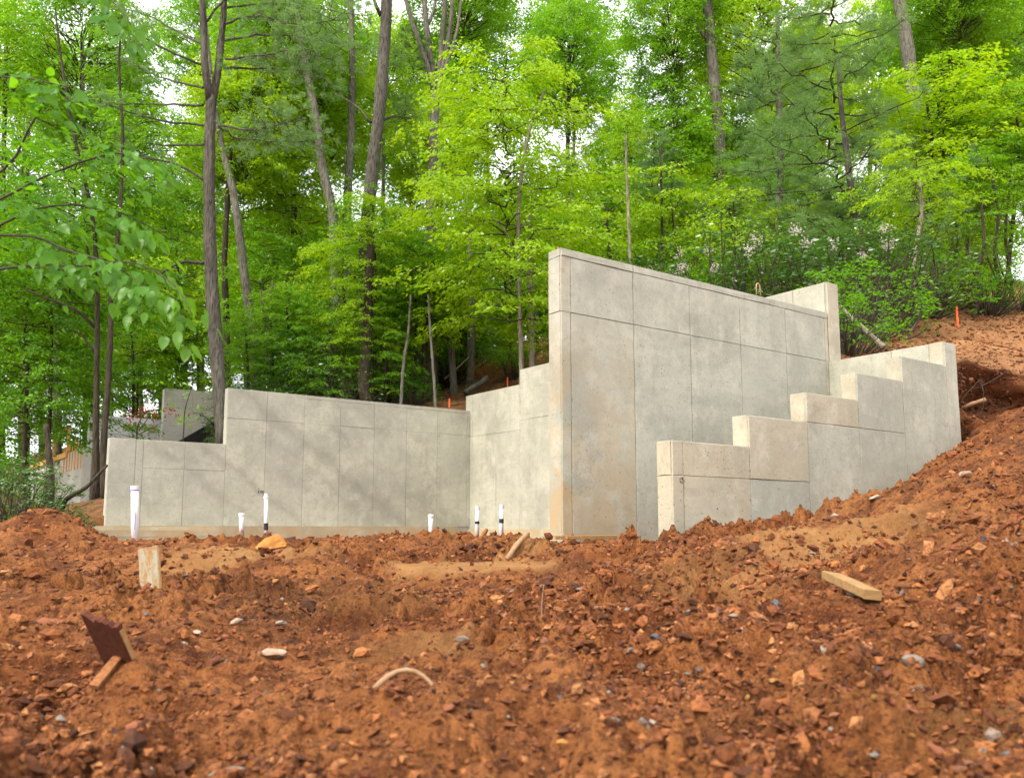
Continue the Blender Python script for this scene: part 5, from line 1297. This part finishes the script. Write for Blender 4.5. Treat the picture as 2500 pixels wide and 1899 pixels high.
for k, a in enumerate([('dark rhododendron bush at the left below the form timbers', 60, 1290, 15.8, 0, .8), ('rhododendron bush beside the broken dark stem', 130, 1280, 16.2, 1, .62), ('low rhododendron at the left edge by the mound', 0, 1330, 14.2, 0, .75), ('small dark shrub left of the long wall end', 175, 1268, 16.6, 1, .45)]):
    shrub(a[0], a[1], a[2], a[3], a[4], a[5], k * 2.0 + .4, 0, 'rhododendron bushes at left', False)
tree('dead_tree', 'broken dark dead stem among the rhododendrons at left', 16.0, [(128, 1300), (125, 1200), (120, 1120), (112, 1036)], .07, .05, 'bark_dark', back=False, limbs=[([(150, 1245), (165, 1215), (210, 1190), (262, 1135)], .05, .025)])

# red leaved sapling before the neighbour walls
e = tree('sapling', 'small sapling with red young leaves before the neighbour wall', 20.5, [(340, 1250), (334, 1060), (345, 1020), (350, 985)], .02, .008, 'bark_dark', limbs=[([(338, 1060), (310, 1040), (270, 1020)], .012, .005), ([(340, 1050), (365, 1015), (372, 990)], .012, .005), ([(336, 1070), (300, 1062), (262, 1058)], .01, .004), ([(340, 1060), (380, 1040), (400, 1030)], .01, .004)])
c = Crown(71); anchor = []
for px, py, n_ in [(318, 1015, 10), (325, 1022, 10), (345, 1003, 10), (350, 995, 8), (352, 1018, 8), (378, 1010, 9), (382, 1030, 7), (365, 1045, 6), (405, 1000, 8), (433, 1008, 8), (362, 990, 7), (308, 1020, 7), (410, 1010, 6)]:
    for _ in range(n_): anchor.append(at(px + c.r.normal(0, 9), py + c.r.normal(0, 9), 20.4 + c.r.normal(0, .2)) - np.array(e.location))
anchor = np.array(anchor); n_ = len(anchor); d_ = unit(c.r.normal(size=(n_, 3)) + np.array([0, 0, -1.2]))
c.lv.append(leaf_quads(anchor, d_, c.r.normal(size=(n_, 3)), np.full(n_, .10), np.full(n_, .045))); c.lval.append(c.r.random(n_ * 4))
link('crown', np_mesh('crown', np.vstack(c.lv), np.arange(n_ * 4).reshape(-1, 4), [M['lf_red']], attrs={'lv': np.concatenate(c.lval)}), e)
e = tree('sapling', 'spindly green sapling leaning before the pine foot', 20.0, [(440, 1250), (448, 1060), (452, 1000), (470, 940)], .018, .008, 'bark_dark')
c = Crown(72); n_ = 34
O_ = np.array([at(450 + c.r.normal(0, 32), 985 + c.r.normal(0, 38), 20 + c.r.normal(0, .35)) for _ in range(n_)]) - np.array(e.location)
a_ = c.r.uniform(0, 6.28, n_); c.twigs(O_, np.stack([np.cos(a_), np.sin(a_), 0 * a_], -1), np.full(n_, .3), 14, .09, .5, .05)
link('crown', c.mesh('crown', M['lf_mid'], M['twig']), e)

# dry brush and leaf litter
p = at(1222, 915, 27.2); p[2] = gz(p[0], p[1], True)
c = Crown(73); n_ = 700
az_ = c.r.uniform(0, 6.28, n_); q0 = np.stack([np.cos(az_) * .5 * c.r.random(n_) * 1.6, np.sin(az_) * .4 * c.r.random(n_), c.r.random(n_) * .5], -1)
c.lv.append(leaf_quads(q0, unit(np.stack([np.cos(az_), np.sin(az_), c.r.uniform(-.3, .9, n_)], -1)), c.r.normal(size=(n_, 3)), c.r.uniform(.25, .5, n_), np.full(n_, .02))); c.lval.append(c.r.random(n_ * 4))
o = link('dry_brush_pile', np_mesh('dry_brush_pile', np.vstack(c.lv), np.arange(n_ * 4).reshape(-1, 4), [M['dry']], attrs={'lv': np.concatenate(c.lval)}), None, tuple(p))
tag(o, 'pile of dry brown fronds on the slope above the rear wall', 'brush')
r = np.random.default_rng(8); n_ = 16000
s_ = np.concatenate([r.uniform(6.5, 24, n_ // 2), r.uniform(10.7, 24, n_ // 2)]); u_ = np.concatenate([r.uniform(19.6, 30, n_ // 2), r.uniform(6.5, 16, n_ // 2)])
ok = (u_ > 19.6) | ((s_ > 13.2) & (u_ > 10.2)) | ((s_ > 10.75) & (u_ < 10.1))
s_, u_ = s_[ok], u_[ok]; n_ = len(s_); x = D1[0] * s_ + NB[0] * u_; y = D1[1] * s_ + NB[1] * u_
P = np.stack([x, y, h_back(x, y) + .015], -1); d_ = unit(np.stack([r.normal(size=n_), r.normal(size=n_), r.normal(0, .3, n_)], -1))
LL = r.uniform(.05, .14, n_)
pal = np.array([(.17, .075, .03), (.27, .13, .05), (.33, .19, .09), (.24, .08, .03), (.42, .29, .17)])[r.integers(0, 5, n_)]
me = np_mesh('leaf_litter', leaf_quads(P, d_, unit(np.array([0, 0, 1.]) + r.normal(0, .4, (n_, 3))), LL, LL * r.uniform(.15, .6, n_)), np.arange(n_ * 4).reshape(-1, 4), [M['litter']], colattr=np.repeat(pal, 4, 0))
tag(link('leaf_litter', me), 'dry brown leaf litter on the forest floor', 'leaf litter', None, 'stuff')

# ------------------------------------------------------------------ overhanging broad leaved branches, upper left, near
def leaf_shape(seed, L=.10, Wd=.068):
    r = random.Random(seed); n = 10; v = []; f = []
    for k in range(n + 1):
        t = k / n; wv = Wd / 2 * (math.sin(math.pi * t ** .68) ** .9) * (1 - .35 * max(0, t - .55)) * (1.06 if t < .4 else 1)
        if k in (0, n): wv = .0006
        zc = -.12 * L * t * t + .002 * math.sin(t * 7 + seed)
        x = L * t
        v += [(x, -wv, zc + wv * .16 + .001 * r.uniform(-1, 1)), (x, -wv * .5, zc + wv * .09), (x, 0, zc), (x, wv * .5, zc + wv * .09), (x, wv, zc + wv * .16 + .001 * r.uniform(-1, 1))]
    for k in range(n):
        for j in range(4): a = k * 5 + j; f.append((a, a + 5, a + 6, a + 1))
    val = [r.random() * .3 + .35 for _ in v]
    mb = MB().tube([(-.018, 0, .006), (0, 0, 0)], .0009, 4)
    nv = len(v); v = np.vstack([np.array(v)] + mb.v); fq = np.vstack([np.array(f)] + [q_ + nv for q_ in mb.q])
    return np_mesh('leaf', v, fq, [M['lf_near']], smooth=True, attrs={'lv': val + [.5] * (len(v) - nv)})
LS = [leaf_shape(k, .064 + .006 * k, .037 + .004 * (k % 3)) for k in range(4)]
tx, ty = -4.1, 4.2
root = empty('broadleaf_tree', (tx, ty, gz(tx, ty))); tag(root, 'near tree whose large pointed leaves hang into the upper left', 'tree')
MB().tube(spline([(0, 0, -.2), (.05, 0, 1.5), (-.05, .1, 3.5), (.1, .1, 6)], 14), np.linspace(.11, .05, 14), 12, True, .05).build('trunk', M['bark_grey'], root, smooth=True)
rl = np.random.default_rng(31)
EX_V = []
def bough(px_pts, Y0, Y1, r0, nleaf, spread, hang=.5, tfrom=.12, size=1.0, up=0.0):
    pts = [at(px, py, Y0 + (Y1 - Y0) * k / (len(px_pts) - 1)) for k, (px, py) in enumerate(px_pts)]
    P = spline(pts, 16); o = P[0]
    b = MB().tube(P - o, np.linspace(r0, .0022, 16), 7, True).build('branch', M['twig'], root, smooth=True)
    b.location = Vector(o) - root.location
    t = np.sort(rl.uniform(tfrom, 1, nleaf)) * 15
    for k, tt in enumerate(t):
        p = np.array([np.interp(tt, np.arange(16), P[:, q_]) for q_ in range(3)]) - o
        i0 = min(int(tt), 14); dirb = unit((P[i0 + 1] - P[i0])[None])[0]
        sd_ = 1 if k % 2 else -1
        lat = np.cross(dirb, [0, 0, 1.0]); lat /= np.linalg.norm(lat) + 1e-6
        q_ = p + lat * sd_ * rl.uniform(.0, spread) + np.array([0, 0, -abs(rl.normal(0, spread * .6))]) + dirb * rl.normal(0, .03)
        d = dirb * rl.uniform(.3, .9) + lat * sd_ * rl.uniform(.2, .9) + np.array([0, 0, -hang * rl.uniform(.4, 1.6)])
        d /= np.linalg.norm(d)
        nn = np.array([0, 0, 1.0]) + rl.normal(0, .35, 3) + np.array([.15, -.35, 0]); y_ = np.cross(nn, d); y_ /= np.linalg.norm(y_); z_ = np.cross(d, y_)
        m4 = Matrix(((d[0], y_[0], z_[0]), (d[1], y_[1], z_[1]), (d[2], y_[2], z_[2])))
        sz_ = size * rl.uniform(.7, 1.2)
        if k % 9 < 5: link('leaf', LS[k % 4], b, tuple(q_), m4.to_euler(), sz_)
        else:
            me = LS[k % 4]; co = np.empty(len(me.vertices) * 3); me.vertices.foreach_get('co', co); co = co.reshape(-1, 3) * sz_
            EX_V.append(co @ np.array(m4).T + q_ + o - np.array(root.location))
    return b
bough([(-500, 640), (-200, 520), (7, 416), (71, 314), (125, 221), (150, 180)], 4.1, 3.9, 0.0096, 59, .20, .45, .52)
bough([(-500, 560), (-150, 545), (10, 482), (107, 432), (250, 380), (330, 378), (425, 400)], 4.1, 3.8, 0.0084, 91, .12, .55, .45)
bough([(-500, 700), (-200, 620), (0, 550), (70, 515), (180, 500), (300, 520), (400, 575)], 4.1, 3.9, 0.0084, 108, .17, .5, .42)
bough([(-500, 600), (-200, 575), (0, 575), (90, 580), (171, 614), (260, 640), (340, 690), (370, 740)], 4.1, 3.6, 0.0072, 84, .13, .7, .42)
bough([(-500, 720), (-200, 690), (0, 657), (107, 646), (200, 650), (320, 640), (420, 690), (470, 770)], 4.1, 3.6, 0.0072, 87, .12, .75, .42)
bough([(-300, -300), (0, -260), (150, -120), (240, -30), (300, 30), (318, 60)], 4.1, 3.6, 0.0072, 38, .12, .8, .62)
bough([(-300, 200), (-80, 190), (40, 190), (110, 200), (170, 215)], 4.1, 3.7, 0.0060, 45, .12, .5, .5)

lq = np.array([p.vertices[:] for p in LS[0].polygons]); nv_ = len(LS[0].vertices)
me = np_mesh('leaves', np.vstack(EX_V), np.vstack([lq + k * nv_ for k in range(len(EX_V))]), [M['lf_near']], smooth=True, attrs={'lv': np.repeat(rl.uniform(.2, .8, len(EX_V)), nv_)})
link('leaves', me, root)['kind'] = 'stuff'
